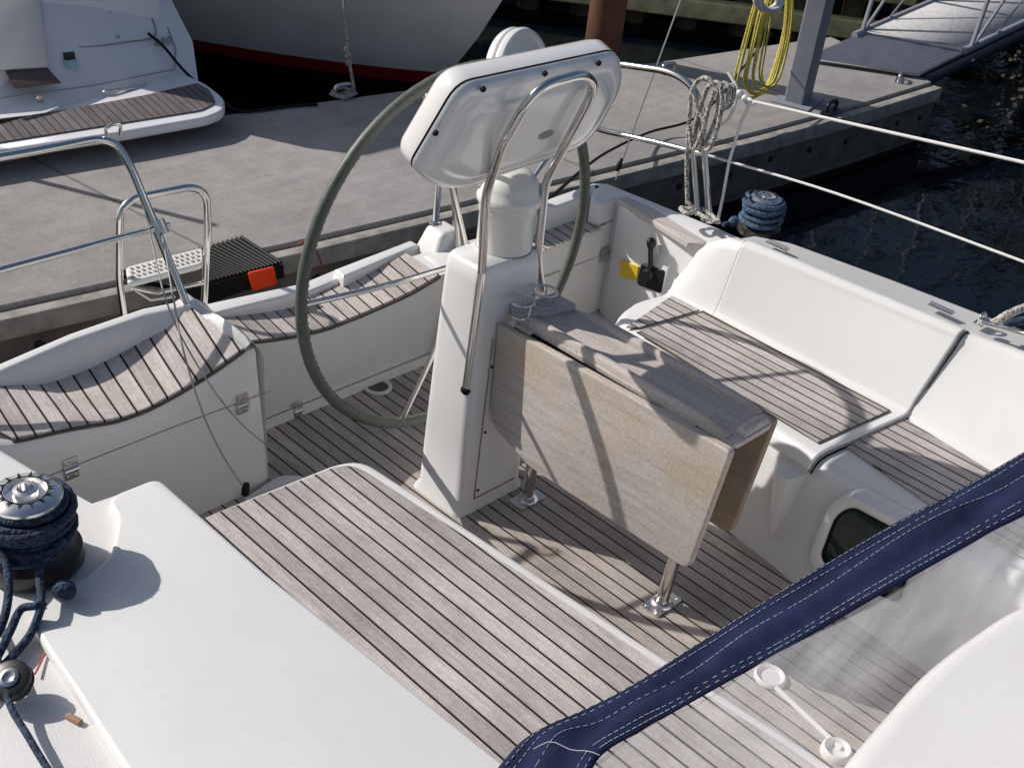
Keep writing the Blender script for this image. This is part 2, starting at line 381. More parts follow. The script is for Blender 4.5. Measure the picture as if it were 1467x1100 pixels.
# forward bulkhead and coachroof seen through the sprayhood window
cb=[]
for z,dy in ((.0,0),(.55,0),(.80,-.03),(.88,-.08),(.90,-.16)):
    cb.append([(-1.2,-2.05+dy,z),(-.7,-2.02+dy,z),(0,-1.98+dy,z),(.7,-2.0+dy,z),(1.6,-2.05+dy,z),])
cb.append([(-1.2,-3.4,1.0),(-.7,-3.4,1.02),(0,-3.4,1.03),(.7,-3.4,1.02),(1.6,-3.4,.98)])
MB().loft(cb).build('coachroof',M['gel'],Y,smooth=60)
st=MB().prism(fillet([(.30,-1.50,.30),(.74,-1.36,.30),(.80,-2.05,.30),(.05,-2.05,.30),(.05,-1.75,.30)],.06,5,True),.32); st.build('companionway_step',M['gel'],Y,bevel=.04,seg=4)
MB().prism(fillet([(0.382,-1.536,0.500),(0.229,-1.498,0.500),(-0.093,-1.466,0.500),(-0.548,-1.494,0.500),(-1.099,-1.751,0.500),(-0.099,-2.641,0.500),(1.418,-2.419,0.500)],[.02,.06,.12,.12,.02,.02,.02],6,True),.48).build('bulkhead_moulding',M['gel'],Y,bevel=.05,seg=4)
MB().lathe([(.046,.0),(.046,.006),(.040,.012),(.034,.010),(.030,.003)],(0.068,-1.047,0.002),n=24).build('drain_cup',M['gel'],Y,smooth=60)
m=MB().lathe([(.052,.0),(.052,.008),(.046,.011),(.040,.008),(.038,.003)],(0.132,0.717,0.002),n=32).build('drain_rim',M['gel2'],Y,smooth=60)
MB().lathe([(.039,.0),(.039,.004),(.001,.003)],(0.132,0.717,0.002),n=24).build('drain_grate',simple('drain_brown',(.10,.08,.065),.5,var=.5,scale=60),m)
m=MB(); m.tube([(0.045,-1.083,0.006),(-0.000,-1.319,0.006)],.008,8); m.build('drain_channel',M['gel'],Y)
st=MB(); c0=Vector((-0.018,-1.315,0.000)); st.lathe([(.042,0),(.040,.016),(.034,.022),(.028,.018),(.024,.004)],c0,n=24); st.build('scupper',M['cream'],Y,smooth=60)
# ---- starboard helm locker
yf=.50
fe=[(-1.362,0.500,0.523),(-1.285,0.500,0.494),(-1.220,0.500,0.483),(-1.145,0.500,0.471),(-1.067,0.500,0.455),(-0.996,0.500,0.440),(-0.900,0.500,0.438),(-0.789,0.500,0.456),(-0.673,0.500,0.486),(-0.573,0.500,0.521)]
fe=smoothpath(fe,3)
x1=fe[-1].x+.035; ex=Vector((x1,yf+.01,fe[-1].z-.004)); ex2=Vector((x1+.02,yf+.05,fe[-1].z-.015))
def locker(off):
    rows=[]
    line=fe+[ex,ex2]
    lo=[Vector((p.x+(.045 if i>=len(fe)-1 else .02*i/len(fe)),p.y-.012+(0.0 if i<len(line)-1 else .0),-.02)) for i,p in enumerate(line)]
    rows.append(lo); rows.append([Vector((p.x,p.y-.012,p.z-.06)) for p in line]); rows.append([Vector((p.x,p.y-.010,p.z-.026)) for p in line]); rows.append([Vector((p.x,p.y-.004,p.z-.012)) for p in line]); rows.append([Vector((p.x,p.y+.008,p.z-.008)) for p in line])
    for k in range(1,6):
        rows.append([Vector((p.x-.0*k,p.y+.012+.068*k,p.z-.010+.002*k)) for i,p in enumerate(line)])
    return rows
lr=locker(0)
m=MB().loft(lr)
# end facing the middle seat
end=[r[-1] for r in lr]; m.loft([end,[Vector((p.x,p.y+.35 if i<1 else p.y,-.02)) for i,p in enumerate(end)]])
hs=m.build('helm_seat',M['gel2'],Y,smooth=45); tag(hs,'white starboard helm locker with curved teak seat and two steel hinges')
tp=[(-1.281,0.500,0.495),(-1.215,0.500,0.482),(-1.141,0.500,0.472),(-1.066,0.500,0.457),(-0.994,0.500,0.441),(-0.898,0.500,0.440),(-0.789,0.500,0.458),(-0.678,0.500,0.488),(-0.580,0.500,0.521)]
tp=smoothpath(tp,3)
rows=[[Vector((p.x,p.y-.003,p.z-.004)) for p in tp],[Vector((p.x,p.y-.001,p.z+.003)) for p in tp]]
for k in range(0,7):
    rows.append([Vector((p.x-.012*k*(.5-i/len(tp))-.010*k,p.y+.003+.043*k,p.z+.004+.0085*k*(.2+abs((i/len(tp))-.45)))) for i,p in enumerate(tp)])
MB().loft(rows).build('teak_panel',M['helms'],hs,smooth=60)
rows2=[[Vector((p.x,p.y-.006,p.z-.009)) for p in tp],[Vector((p.x,p.y-.004,p.z-.002)) for p in tp]]
MB().loft(rows2).build('seam',M['seam'],hs,solid=.006)
def hinge(px,parent,nrm=(0,-1,0),s=1.0):
    c=Vector(px); m=MB(); m.box(c+Vector((0,-.001,.016*s)),(.036*s,.006,.026*s)); m.box(c+Vector((0,-.001,-.016*s)),(.036*s,.006,.026*s)); m.tube([c+Vector((-.018*s,-.006,0)),c+Vector((.018*s,-.006,0))],.0065*s,8)
    for i in (-1,1):
        for j in (-1,1): m.lathe([(.004*s,0),(.003*s,.002)],c+Vector((i*.010*s,-.004,j*.019*s)),(0,-1,0),8)
    return m.build('hinge',M['steelb'],parent,bevel=.001,seg=1)
m=MB(); m.tube([(-1.373,0.487,0.350),(-1.105,0.487,0.351),(-0.824,0.487,0.353),(-0.494,0.487,0.348)],.0018,6); m.build('lid_seam',M['gasket'],hs)
hinge((-1.142,0.486,0.348),hs,s=1.15); hinge((-0.598,0.486,0.343),hs,s=1.15)
# chocks at the locker foot
m=MB(); m.prism(fillet([(-0.637,0.444,0.030),(-0.468,0.480,0.030),(-0.403,0.422,0.030),(-0.506,0.356,0.030)],.03,4,True),.03); m.build('foot_chock',M['gel2'],Y,bevel=.01)
# coaming behind the starboard helm seat
A=[(-1.280,0.800,0.516),(-1.163,0.800,0.527),(-0.956,0.800,0.552),(-0.730,0.790,0.567),(-0.643,0.780,0.563),(-0.587,0.760,0.569),(-0.557,0.740,0.549)]
B=[(-1.294,0.770,0.513),(-1.178,0.770,0.525),(-0.973,0.770,0.550),(-0.741,0.760,0.563),(-0.662,0.750,0.561),(-0.614,0.740,0.555),(-0.593,0.730,0.532)]
D=[(-1.315,0.740,0.461),(-1.200,0.740,0.465),(-0.997,0.740,0.463),(-0.781,0.730,0.504),(-0.699,0.720,0.523),(-0.642,0.720,0.533),(-0.595,0.720,0.523)]
O=[(p[0],p[1]+.012,p[2]-.012) for p in A]; O2=[(p[0],p[1]+.03,-.8) for p in A]
MB().loft([[ (p[0],p[1],p[2]-.12) for p in D],D,B,A,O,O2]).build('helm_coaming',M['gel2'],Y,bevel=.010,seg=3)
# side wall between coaming end and middle seat
L_=smoothpath([(-0.628,0.740,0.562),(-0.605,0.700,0.535),(-0.595,0.594,0.535),(-0.575,0.504,0.515)],4); R_=smoothpath([(-0.539,0.760,0.539),(-0.538,0.710,0.528),(-0.539,0.585,0.535),(-0.530,0.493,0.505)],4)
T_=[l.lerp(r,.5)+Vector((0,0,.024)) for l,r in zip(L_,R_)]
MB().loft([[Vector((p.x,p.y,p.z-.10)) for p in L_],L_,T_,R_,[Vector((p.x+.015,p.y,p.z-.04)) for p in R_],[Vector((p.x+.03,p.y,-.02)) for p in R_]]).build('coaming_end',M['gel'],Y,smooth=75)
# ---- middle helm seat
ym=.70
me=[(-0.493,0.700,0.410),(-0.437,0.700,0.390),(-0.310,0.700,0.360),(-0.140,0.700,0.334),(-0.025,0.700,0.334),(0.083,0.700,0.339),(0.256,0.700,0.354),(0.388,0.700,0.382)]
me=smoothpath(me,3)
ext=[Vector((me[-1].x+.12,ym-.02,me[-1].z+.012)),Vector((me[-1].x+.3,ym-.05,.40))]
line=me+ext
rows=[[Vector((p.x,.735,-.02)) for p in line],[Vector((p.x,.735,.034)) for p in line],[Vector((p.x,.753,.04)) for p in line],[Vector((p.x,p.y+.01,p.z-.05)) for p in line],[Vector((p.x,p.y+.001,p.z-.014)) for p in line],[Vector((p.x,p.y+.012,p.z)) for p in line],[Vector((p.x,p.y+.17,p.z+.006)) for p in line]]
ms=MB().loft(rows).build('helm_seat',M['gel2'],Y,smooth=45); tag(ms,'white middle helm seat with dished teak top behind the wheel')
rows=[[Vector((p.x,p.y+.009,p.z-.003)) for p in me],[Vector((p.x,p.y+.012,p.z+.006)) for p in me]]+[[Vector((p.x,p.y+.012+k*.045,p.z+.006+k*.002)) for p in me] for k in range(1,5)]
MB().loft(rows).build('teak_panel',M['helm'],ms,smooth=60)
MB().loft([[Vector((p.x,p.y+.004,p.z-.006)) for p in me],[Vector((p.x,p.y+.006,p.z+.003)) for p in me]]).build('seam',M['seam'],ms,solid=.006)
m=MB(); m.tube([(-.55,.745,.036),(.5,.745,.036)],.0025,6); m.build('lid_seam',M['seam'],ms)
hinge((-.205,.738,.028),ms)
# ---- port helm locker
yp=.635
m=MB()
tb=[(.42,yp+.06,.395),(.60,yp,.405),(.90,yp,.405),(1.27,yp,.41)]
m.prism([(.42,yp+.07,.40),(.55,yp+.01,.40),(1.18,yp-.005,.40),(1.22,yp+.03,.40),(1.20,.84,.40),(.42,.84,.40)],.42)
pl=m.build('helm_seat',M['gel2'],Y,bevel=.02,seg=4); tag(pl,'white port helm locker with teak top beside the throttle')
MB().prism([(0.656,0.607,0.404),(0.802,0.606,0.404),(1.080,0.616,0.404),(1.270,0.644,0.404),(1.315,0.763,0.404),(1.145,0.838,0.404),(0.894,0.845,0.404)],.004,(0,0,1)).build('teak_panel',M['helm'],pl)
m=MB(); m.tube([(.5,yp-.004,.27),(1.30,yp-.004,.27)],.0018,6); m.build('lid_seam',M['gasket'],pl)
hinge((1.220,0.630,0.266),pl)
# ---- transom top pieces
def bar(name,pts,h,mat=M['gel'],bev=.014,lab=None):
    o=MB().prism(pts,h).build(name,mat,Y,bevel=bev,seg=3)
    if lab: tag(o,lab)
    return o
bar('transom_rim',[(-0.445,0.944,0.420),(-0.083,0.918,0.400),(-0.070,0.873,0.400),(-0.167,0.867,0.400),(-0.454,0.873,0.420)],.7)
bar('transom_gate',[(-0.056,0.955,0.370),(0.137,0.977,0.370),(0.111,0.905,0.370),(-0.055,0.893,0.370)],.5,M['gel2'])
bar('transom_rim',[(0.095,0.940,0.395),(0.477,0.970,0.395),(0.480,0.919,0.395),(0.088,0.876,0.395)],.6)
bar('transom_rim',[(0.826,0.765,0.500),(1.041,0.794,0.500),(1.297,0.803,0.500),(1.300,0.745,0.500),(1.178,0.726,0.500),(0.808,0.718,0.500)],.55)
# pole block
b0=Vector((0.564,0.887,0.460))
bl=MB().loft([[(b0.x-.115,b0.y-.08,.36),(b0.x+.055,b0.y-.08,.34),(b0.x+.07,b0.y+.06,.34),(b0.x-.10,b0.y+.06,.36)],
              [(b0.x-.05,b0.y-.05,.46),(b0.x+.04,b0.y-.05,.46),(b0.x+.045,b0.y+.05,.46),(b0.x-.045,b0.y+.05,.46)]],close=True,cap=True).build('pole_block',M['gel2'],Y,bevel=.02,seg=4)
# ---- port aft coaming: top, inner wall, teak cap
zc=.50
bar('port_aft_coaming',[(1.287,0.801,0.500),(1.343,0.767,0.500),(1.364,0.564,0.500),(1.318,0.180,0.540),(1.277,0.040,0.560),(1.174,0.131,0.530),(1.215,0.572,0.500),(1.260,0.644,0.500),(1.165,0.641,0.500),(1.147,0.683,0.500)],.9)
wa=Vector((1.224,0.577,0.490)); wb=Vector((1.220,0.159,0.500))
wall=MB().loft([[ (wa.x,wa.y+.02,wa.z),(wb.x,wb.y-.1,wb.z)],[(wa.x+.004,wa.y+.02,.2),(wb.x+.004,wb.y-.1,.2)],[(wa.x+.07,wa.y+.08,-.01),(wb.x+.07,wb.y-.1,-.01)]]).build('throttle_wall',M['gel'],Y)
MB().prism([(1.232,0.622,0.515),(1.282,0.614,0.515),(1.283,0.390,0.520),(1.254,0.176,0.530),(1.182,0.147,0.530),(1.139,0.200,0.525),(1.177,0.362,0.520)],.025).build('teak_cap',M['cap'],Y,bevel=.006)
# pad-eye and shackle on the port coaming
c0=Vector((1.244,-0.871,0.660)); m=MB(); m.box(c0,(.05,.03,.006)); m.tube(smoothpath([c0+Vector((-.02,0,0)),c0+Vector((-.015,0,.03)),c0+Vector((.015,0,.03)),c0+Vector((.02,0,0))],5),.005,8); m.build('pad_eye',M['steel'],Y,smooth=50)
# hull topsides below
hl=[]
for z,e in ((.24,0.0),(.1,.0),(-.35,-.10),(-.9,-.45)):
    hl.append([(-1.75-e*.5,-3.3,z),(-1.72-e,-1,z),(-1.6-e,.2,z),(-1.30-e*.8,.70+e*.2,z),(-.6,.86+e,z),(.6,.90+e,z),(1.05+e*.8,.80+e*.2,z)])
MB().loft(hl).build('hull',M['gel2'],Y,smooth=50)

# ================================================================== STEERING PEDESTAL
P=thing('steering_pedestal','white steering pedestal carrying the big green-grey wheel, steel guard rail and instrument pod','steering pedestal',(0,.1,0))
def rrect(x0,x1,y0,y1,z,r,n=4): return fillet([(x0,y0,z),(x1,y0,z),(x1,y1,z),(x0,y1,z)],r,n,True)
secs=[rrect(-.150,.150,-.012,.215,0.0,.035),rrect(-.147,.147,-.010,.210,.012,.035),rrect(-.136,.138,-.004,.200,.03,.03),rrect(-.132,.135,.0,.196,.25,.032),rrect(-.126,.132,.008,.185,.6,.032),rrect(-.122,.132,.016,.176,.80,.03),rrect(-.118,.128,.020,.172,.838,.028),rrect(-.108,.118,.028,.164,.850,.025)]
MB().loft(secs,close=True,cap=True).build('column',M['gel'],P,smooth=50)
pa=[(-0.090,-0.004,0.579),(0.046,-0.004,0.599),(0.131,-0.004,0.015),(-0.079,-0.004,0.040),(-0.090,-0.004,0.250)]
m=MB(); m.tube([(-.060,.004,.62),(-.072,-.002,.25),(-.078,-.006,.045)],.0022,6); m.tube([(-.078,-.006,.045),(.10,-.006,.045)],.0022,6); m.build('panel_seam',M['brownseam'],P)
for p in ((-.055,.002,.52),(-.066,-.006,.075),(-.058,-.003,.29)): MB().lathe([(.005,0),(.004,.003)],p,(0,-1,0),10).build('panel_screw',M['hole'],P)
# compass housing
cx,cy=.047,.100
MB().lathe([(.082,.845),(.082,.958),(.0855,.962),(.0855,.988),(.093,.992),(.095,1.004),(.093,1.018),(.086,1.026),(.084,1.040),(.076,1.058),(.062,1.074),(.042,1.085),(.020,1.091),(.004,1.092)],(cx,cy,0),n=48).build('compass_housing',M['cream'],P,smooth=55)
m=MB(); m.lathe([(.0845,.845),(.0845,.850),(.080,.852)],(cx,cy,0),n=48); m.build('housing_gasket',M['gasket'],P)
# guard rail: two legs joined by a loop over the pod's back
g1=[(-0.126,0.030,0.466),(-0.109,0.030,0.838),(-0.134,0.020,1.085),(-0.197,-0.085,1.278),(-0.183,-0.129,1.386),(-0.150,-0.151,1.440),(-0.009,-0.153,1.446),(0.058,-0.138,1.409),(0.077,-0.118,1.358),(0.076,-0.059,1.214),(0.100,0.020,1.063),(0.121,0.030,0.813),(0.157,0.030,0.702)]
rail=fillet(g1,[0,0,.05,.03,.03,.05,.035,.03,.03,.03,.05,.03,0],5)
MB().tube(rail,.0125,14).build('guard_rail',M['steel'],P,smooth=60)
m=MB(); m.lathe([(.016,-.004),(.0165,.004),(.010,.014)],Vector(g1[0])+Vector((0,0,-.012)),(0,0,-1),14); m.build('rail_end_cap',M['rubber'],P)
# instrument pod
out=[(-0.422,0.013,1.235),(-0.370,-0.078,1.460),(0.203,-0.077,1.457),(0.295,-0.033,1.349),(0.289,0.032,1.187),(0.240,0.052,1.137),(-0.240,0.062,1.113),(-0.355,0.037,1.176)]
ol=[Vector(p) for p in fillet(out,[.03,.05,.045,.05,.06,.05,.06,.05],5,True)]
n_=Vector((0,math.cos(R(22)),math.sin(R(22)))); oc=sum(ol,Vector())/len(ol)
w_=Vector((0,-math.sin(R(22)),math.cos(R(22))))
def oring(ins,off):
    """inset by a fixed distance, moved along the pod's normal"""
    r=[]
    for p in ol:
        d=p-oc; a=d.x; b=d.dot(w_); k=max(.0,1-ins/max(.03,abs(d.length)))
        # inset more evenly than pure scaling
        ax=a*(1-ins/.24); bx=b*(1-ins/.13)
        r.append(oc+Vector((ax,0,0))+w_*bx+n_*(off-.03))
    return r
pod=MB().loft([oring(.05,.105),oring(.022,.104),oring(.009,.096),oring(.001,.078),oring(.0,.034)],close=True)
pod.face([v for v in oring(.05,.105)])
pd=pod.build('instrument_pod',M['pod'],P,smooth=50)
MB().loft([oring(.0035,.034),oring(.0035,.026)],close=True).build('pod_seam',M['rubber'],pd)
bk=MB().loft([oring(.0,.027),oring(.001,.014),oring(.008,.004),oring(.022,-.001),oring(.034,.000),oring(.040,-.008),oring(.052,-.014),oring(.075,-.015)],close=True)
bk.face([v for v in oring(.075,-.015)])
bk.build('pod_back',M['pod'],pd,smooth=50)
for q in ((-0.414,-0.062,1.340),(-0.310,-0.104,1.443),(-0.099,-0.105,1.448),(0.106,-0.103,1.442)):
    q=Vector(q)-n_*.003; MB().lathe([(.0075,-.004),(.0075,.003),(.005,.005),(.002,.003)],q,-n_,14).build('screw',M['rubber'],pd,smooth=50)
# oval maker's badge
bc=Vector((0.011,-0.039,1.243)); 
def oval(a,b,off,n=28): return [bc+Vector((a*math.cos(t*2*math.pi/n),0,0))+w_*b*math.sin(t*2*math.pi/n)-n_*off for t in range(n)]
bd=MB(); bd.loft([oval(.029,.0145,0),oval(.028,.0135,.0015)],close=True); bd.face(oval(.028,.0135,.0015)); bd=bd.build('badge',M['badge'],pd)
m=MB(); m.loft([oval(.029,.0145,.0018),oval(.0265,.0122,.0022)],close=True)
for k in range(9):
    x=-.019+k*.0047; m.box(bc+Vector((x,0,0))-n_*.0018+w_*(.001 if k%2 else -.001),(.0026,.001,.009),Matrix.Rotation(R(22),3,'X')); 
for s_ in (-.0075,.0085): m.box(bc+w_*s_-n_*.0018,(.026,.001,.0015),Matrix.Rotation(R(22),3,'X'))
m.build('badge_lettering',M['gasket'],bd)
# wheel
wc=Vector((.052,.30,.738)); wr=.579; NS=72
def wp(a,r=wr,dy=0): return wc+Vector((math.cos(a)*r,dy,math.sin(a)*r))
WH=MB().tube([wp(k*2*math.pi/NS) for k in range(NS)],.0175,14,closed=True).build('steering_wheel',M['leather'],P,smooth=70)
tag(WH,'large steering wheel with green-grey leather covered rim')
m=MB()
for k in range(300):
    a=k*2*math.pi/300; t=(-1)**k
    m.box(wp(a,wr-.0162,-.004+.004*t),(.0024,.005,.0024))
m.build('rim_stitching',M['leather'],WH)
hub=wc+Vector((0,-.06,.0))
for k in range(5):
    a=R(180+72*k); m=MB(); m.tube(smoothpath([hub,hub+(wp(a)-hub)*.5+Vector((0,-.012,0)),wp(a,wr-.01)],5),.009,10); m.build('spoke',M['steel'],WH,smooth=60)
m=MB(); m.lathe([(.03,-.10),(.045,-.06),(.045,-.01),(.03,.02),(.01,.03)],hub,(0,1,0),24); m.build('hub',M['steel'],WH,smooth=50)
# ================================================================== COCKPIT TABLE
T=thing('cockpit_table','weathered teak drop-leaf table with hanging leaves, in front of the pedestal','table',(.08,-.4,0))
X0,X1=-.010,.182; Y0,Y1=-.005,-.815; ZT=.690
tt=MB().prism(fillet([(X0,Y0-.015,ZT-.004),(X1,Y0-.015,ZT-.004),(X1,Y1,ZT-.004),(X0,Y1,ZT-.004)],[.02,.02,.045,.03],5,True),.018).build('tabletop',M['table'],T,bevel=.004)
# raised fiddles, widening the middle towards the front
def fid(a,b,w,h,nm='fiddle',prt=tt):
    a=Vector(a);b=Vector(b);d=(b-a).normalized();s=Vector((-d.y,d.x,0))*w/2
    rows=[]
    for k in range(15):
        t=k/14; p=a.lerp(b,t); e=min(1,min(t,1-t)*9); hh=h*(.35+.65*math.sqrt(e))
        rows.append([p-s,p-s*.85+Vector((0,0,hh*.75)),p-s*.4+Vector((0,0,hh)),p+s*.4+Vector((0,0,hh)),p+s*.85+Vector((0,0,hh*.75)),p+s])
    return MB().loft(rows,cap=True).build(nm,M['table'],prt,smooth=60)
fid((X0+.018,Y0-.03,ZT-.006),(X0+.018,Y1+.035,ZT-.006),.030,.026)
fid((X1-.016,Y0-.12,ZT-.006),(X1-.016,Y1+.05,ZT-.006),.028,.026)
fid((X0+.05,Y1+.022,ZT-.006),(X1-.03,Y1+.022,ZT-.006),.034,.022)
# pad under the cup holders
MB().prism(fillet([(X0-.01,.0,ZT+.012),(X1+.0,.0,ZT+.012),(X1,-.10,ZT+.012),(X0+.05,-.075,ZT+.012),(X0+.0,-.04,ZT+.012)],.02,4,True),.02).build('holder_pad',M['cap'],tt,bevel=.005)
def leaf(px,x,mat,lab,th=.026):
    pts=fillet([Vector(p) for p in px],[.012,.02,.03,.035,.05],4,True)
    o=MB().prism(pts,th,(1,0,0)).build('leaf',mat,T,bevel=.006,seg=3); tag(o,lab); return o
lf=leaf([(-0.052,0.004,0.668),(-0.052,-0.831,0.693),(-0.052,-0.788,0.276),(-0.052,-0.186,0.265),(-0.052,-0.007,0.329)],-.052,M['leaf'],'near drop leaf, pale with a brown stain')
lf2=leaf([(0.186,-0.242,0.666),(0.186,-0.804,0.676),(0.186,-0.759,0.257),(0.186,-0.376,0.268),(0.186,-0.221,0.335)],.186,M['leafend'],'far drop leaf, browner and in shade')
m=MB(); m.box((-.022,-.08,ZT-.010),(.030,.07,.004)); m.build('hinge',M['steelb'],T)
m=MB(); m.box((-.022,-.64,ZT-.010),(.030,.11,.004)); m.build('hinge',M['steelb'],T)
# black strip standing in for the shade inside the slot
m=MB(); m.box((-.004,-.40,ZT-.045),(.02,.74,.03)); m.build('slot_shade_strip',M['hole'],T)
def leg(x,y,r,ov,z1,lean=0):
    rows=[]
    for z in (0.004,.02,.1,.3,z1):
        rows.append([(x+math.cos(a*math.pi/9)*r*ov,y+lean*z+math.sin(a*math.pi/9)*r,z) for a in range(18)])
    o=MB().loft(rows,close=True,cap=True).build('leg',M['steel'],T,smooth=50)
    fp=MB(); fp.prism(fillet([(x-.058,y-.032,.007),(x+.058,y-.032,.007),(x+.058,y+.032,.007),(x-.058,y+.032,.007)],.01,3,True),.006); fp.lathe([(r*ov+.012,0.007),(r*ov+.008,.014),(r*ov,.018)],(x,y,0),n=20)
    s=fp
    for i in (-1,1):
        for j in (-1,1): s.lathe([(.005,0.007),(.004,.010)],(x+i*.047,y+j*.02,0),n=8)
    fp.build('foot_plate',M['steelb'],o)
leg(.098,-.075,.018,1.2,.66,0); leg(.062,-.665,.018,1.3,.66,-.05)
m=MB(); m.tube([(.08,-.07,.215),(.06,-.68,.215)],.014,10); m.build('crossbar',M['steel'],T,smooth=60)
for q in ((-0.002,-0.038,0.745),(0.097,-0.035,0.745)):
    q=Vector(q); m=MB()
    m.tube([q+Vector((math.cos(a*math.pi/14)*.036,math.sin(a*math.pi/14)*.036,0)) for a in range(28)],.0038,8,closed=True)
    for a in (.6,2.7,4.8): m.tube([q+Vector((math.cos(a)*.036,math.sin(a)*.036,0)),q+Vector((math.cos(a)*.03,math.sin(a)*.03,-.045))],.0025,6)
    m.tube([q+Vector((math.cos(a*math.pi/10)*.03,math.sin(a*math.pi/10)*.03,-.045)) for a in range(20)],.0028,6,closed=True)
    m.build('cup_holder',M['steel'],T,smooth=60)
# ================================================================== ENGINE THROTTLE
tx=wa.lerp(wb,.33)
q=Vector((1.192,0.374,0.304)); K=thing('throttle_lever','black engine throttle lever on a square plate, on the white wall beside a yellow sticker','throttle',q)
pl=[(1.188,0.424,0.326),(1.188,0.306,0.347),(1.188,0.306,0.247),(1.188,0.427,0.233)]
MB().prism(fillet(pl,.012,3,True),.05,(1,0,0)).build('plate',M['black'],K,bevel=.004)
m=MB(); m.lathe([(.024,-.01),(.024,.012),(.018,.02)],q+Vector((-.008,0,.0)),(-1,0,0),20); m.build('boss',M['black'],K,smooth=40)
hp=[(1.190,0.375,0.304),(1.180,0.378,0.372),(1.170,0.382,0.427)]
m=MB(); m.tube(smoothpath(hp,4),.009,10,r2=.011); m.lathe([(.001,-.022),(.012,-.018),(.018,-.006),(.018,.010),(.012,.020),(.002,.024)],(1.168,0.379,0.437),(0,.1,1),16); m.build('handle',M['black'],K,smooth=60)
m=MB(); m.lathe([(.004,0),(.003,.002)],(1.186,0.383,0.271),(-1,0,0),8); m.build('indicator',M['red'],K)
SK=MB().prism([(1.192,0.526,0.293),(1.192,0.437,0.304),(1.192,0.433,0.248),(1.192,0.520,0.228)],.03,(1,0,0)).build('warning_sticker',M['yellow'])
tag(SK,'small plain yellow sticker on white wall left of the black throttle','sticker')
# ================================================================== WINCHES
def winch(c,s,label,rope,rl,hidden=False,n_w=6):
    c=Vector(c); W=thing('winch',label,'winch',c,'cockpit winches')
    MB().lathe([(.082*s,0),(.086*s,.006*s),(.084*s,.03*s),(.068*s,.04*s),(.064*s,.05*s)],c,n=40).build('base',M['darkdrum'],W,smooth=40)
    MB().lathe([(.060*s,.04*s),(.050*s,.06*s),(.047*s,.09*s),(.052*s,.125*s),(.058*s,.135*s)],c,n=32).build('drum',M['steelb'],W,smooth=50)
    top=MB(); top.lathe([(.056*s,.135*s),(.062*s,.142*s),(.062*s,.150*s),(.052*s,.158*s),(.036*s,.160*s),(.034*s,.152*s),(.022*s,.152*s),(.021*s,.162*s),(.014*s,.164*s),(.013*s,.150*s),(.006*s,.15*s)],c,n=40)
    top=top.build('top_cap',M['chrome'],W,smooth=35)
    for k in range(8):
        a=k*math.pi/4; m=MB(); 
    st=lambda r,z,w: [c+Vector((math.cos(a*math.pi/42)*(r+w*max(0,math.cos(a*math.pi/3))**3)*s,math.sin(a*math.pi/42)*(r+w*max(0,math.cos(a*math.pi/3))**3)*s,z*s)) for a in range(84)]
    MB().loft([st(.037,.1605,0),st(.039,.1615,.014)],close=True).build('cap_slots',M['hole'],top)
    # rope turns round the drum
    pts=[]
    N_=n_w*20
    for k in range(N_+1):
        a=k*2*math.pi/20; t=k/N_; rr=(.064+.012*math.sin(t*9+1)+.006*math.sin(a*.7))*s
        pts.append(c+Vector((math.cos(a)*rr,math.sin(a)*rr,(.050+.088*t+.004*math.sin(a*1.3))*s)))
    return W,pts
W1c=Vector((-1.517,-0.117,0.636)); W1,wp1=winch(W1c,1.16,'self-tailing winch with dark rope wraps and shiny top on the near starboard coaming',None,None)
tl=[(-1.611,-0.250,0.660),(-1.661,-0.289,0.660),(-1.729,-0.374,0.660),(-1.792,-0.432,0.660)]
RO=MB().tube(wp1,.0085,8); 
# second layer
pts=[W1c+Vector((math.cos(k*.314)*(.083+.004*math.sin(k*.21)),math.sin(k*.314)*(.083+.004*math.sin(k*.21)),.058+.10*(k/110)+.004*math.sin(k*.5))) for k in range(110)]
RO.tube(pts,.0078,8)
a0=Vector(wp1[0]); RO.tube(smoothpath([W1c+Vector((.03,-.082,.10)),W1c+Vector((-.03,-.095,.07)),(-1.589,-0.293,0.690),(-1.622,-0.278,0.680),(-1.661,-0.307,0.665),(-1.719,-0.359,0.660),(-1.811,-0.416,0.660)],6),.0085,8)
RO.tube(smoothpath([W1c+Vector((-.085,-.02,.10)),(-1.596,-0.170,0.720),(-1.625,-0.234,0.690),(-1.673,-0.293,0.670),(-1.756,-0.352,0.660)],6),.0085,8)
RO.tube(smoothpath([(-1.585,-0.296,0.690),(-1.626,-0.322,0.655),(-1.673,-0.350,0.650),(-1.765,-0.398,0.650)],6),.0085,8)
RO.lathe([(.005,-.018),(.02,-.012),(.024,0),(.018,.014),(.004,.018)],(-1.536,-0.285,0.685),(.5,.6,.3),12)
RO=RO.build('winch_rope',M['bluerope'],smooth=60); tag(RO,'dark blue rope wound round the near starboard winch','rope','ropes on the winches')
W2c=Vector((1.320,0.028,0.587)); W2,wp2=winch(W2c,.92,'smaller winch wrapped in pale blue rope on the far coaming, against dark water',None,None)
RO=MB().tube(wp2,.0085,8)
pts=[W2c+Vector((math.cos(k*.314)*(.070+.004*math.sin(k*.21)),math.sin(k*.314)*(.070+.004*math.sin(k*.21)),.045+.095*(k/90)+.005*math.sin(k*.37))) for k in range(90)]
RO.tube(pts,.008,8)
RO.tube(smoothpath([W2c+Vector((.06,-.02,.12)),W2c+Vector((0,-.075,.06)),(1.361,0.139,0.560),(1.346,0.170,0.560),(1.314,0.176,0.560)],6),.008,8)
RO.lathe([(.004,-.02),(.02,-.012),(.024,0),(.018,.014),(.004,.018)],(1.363,0.161,0.565),(.7,.5,.2),12)
RO=RO.build('winch_rope',M['bluerope2'],smooth=60); tag(RO,'pale blue rope wound round the far port winch','rope','ropes on the winches')
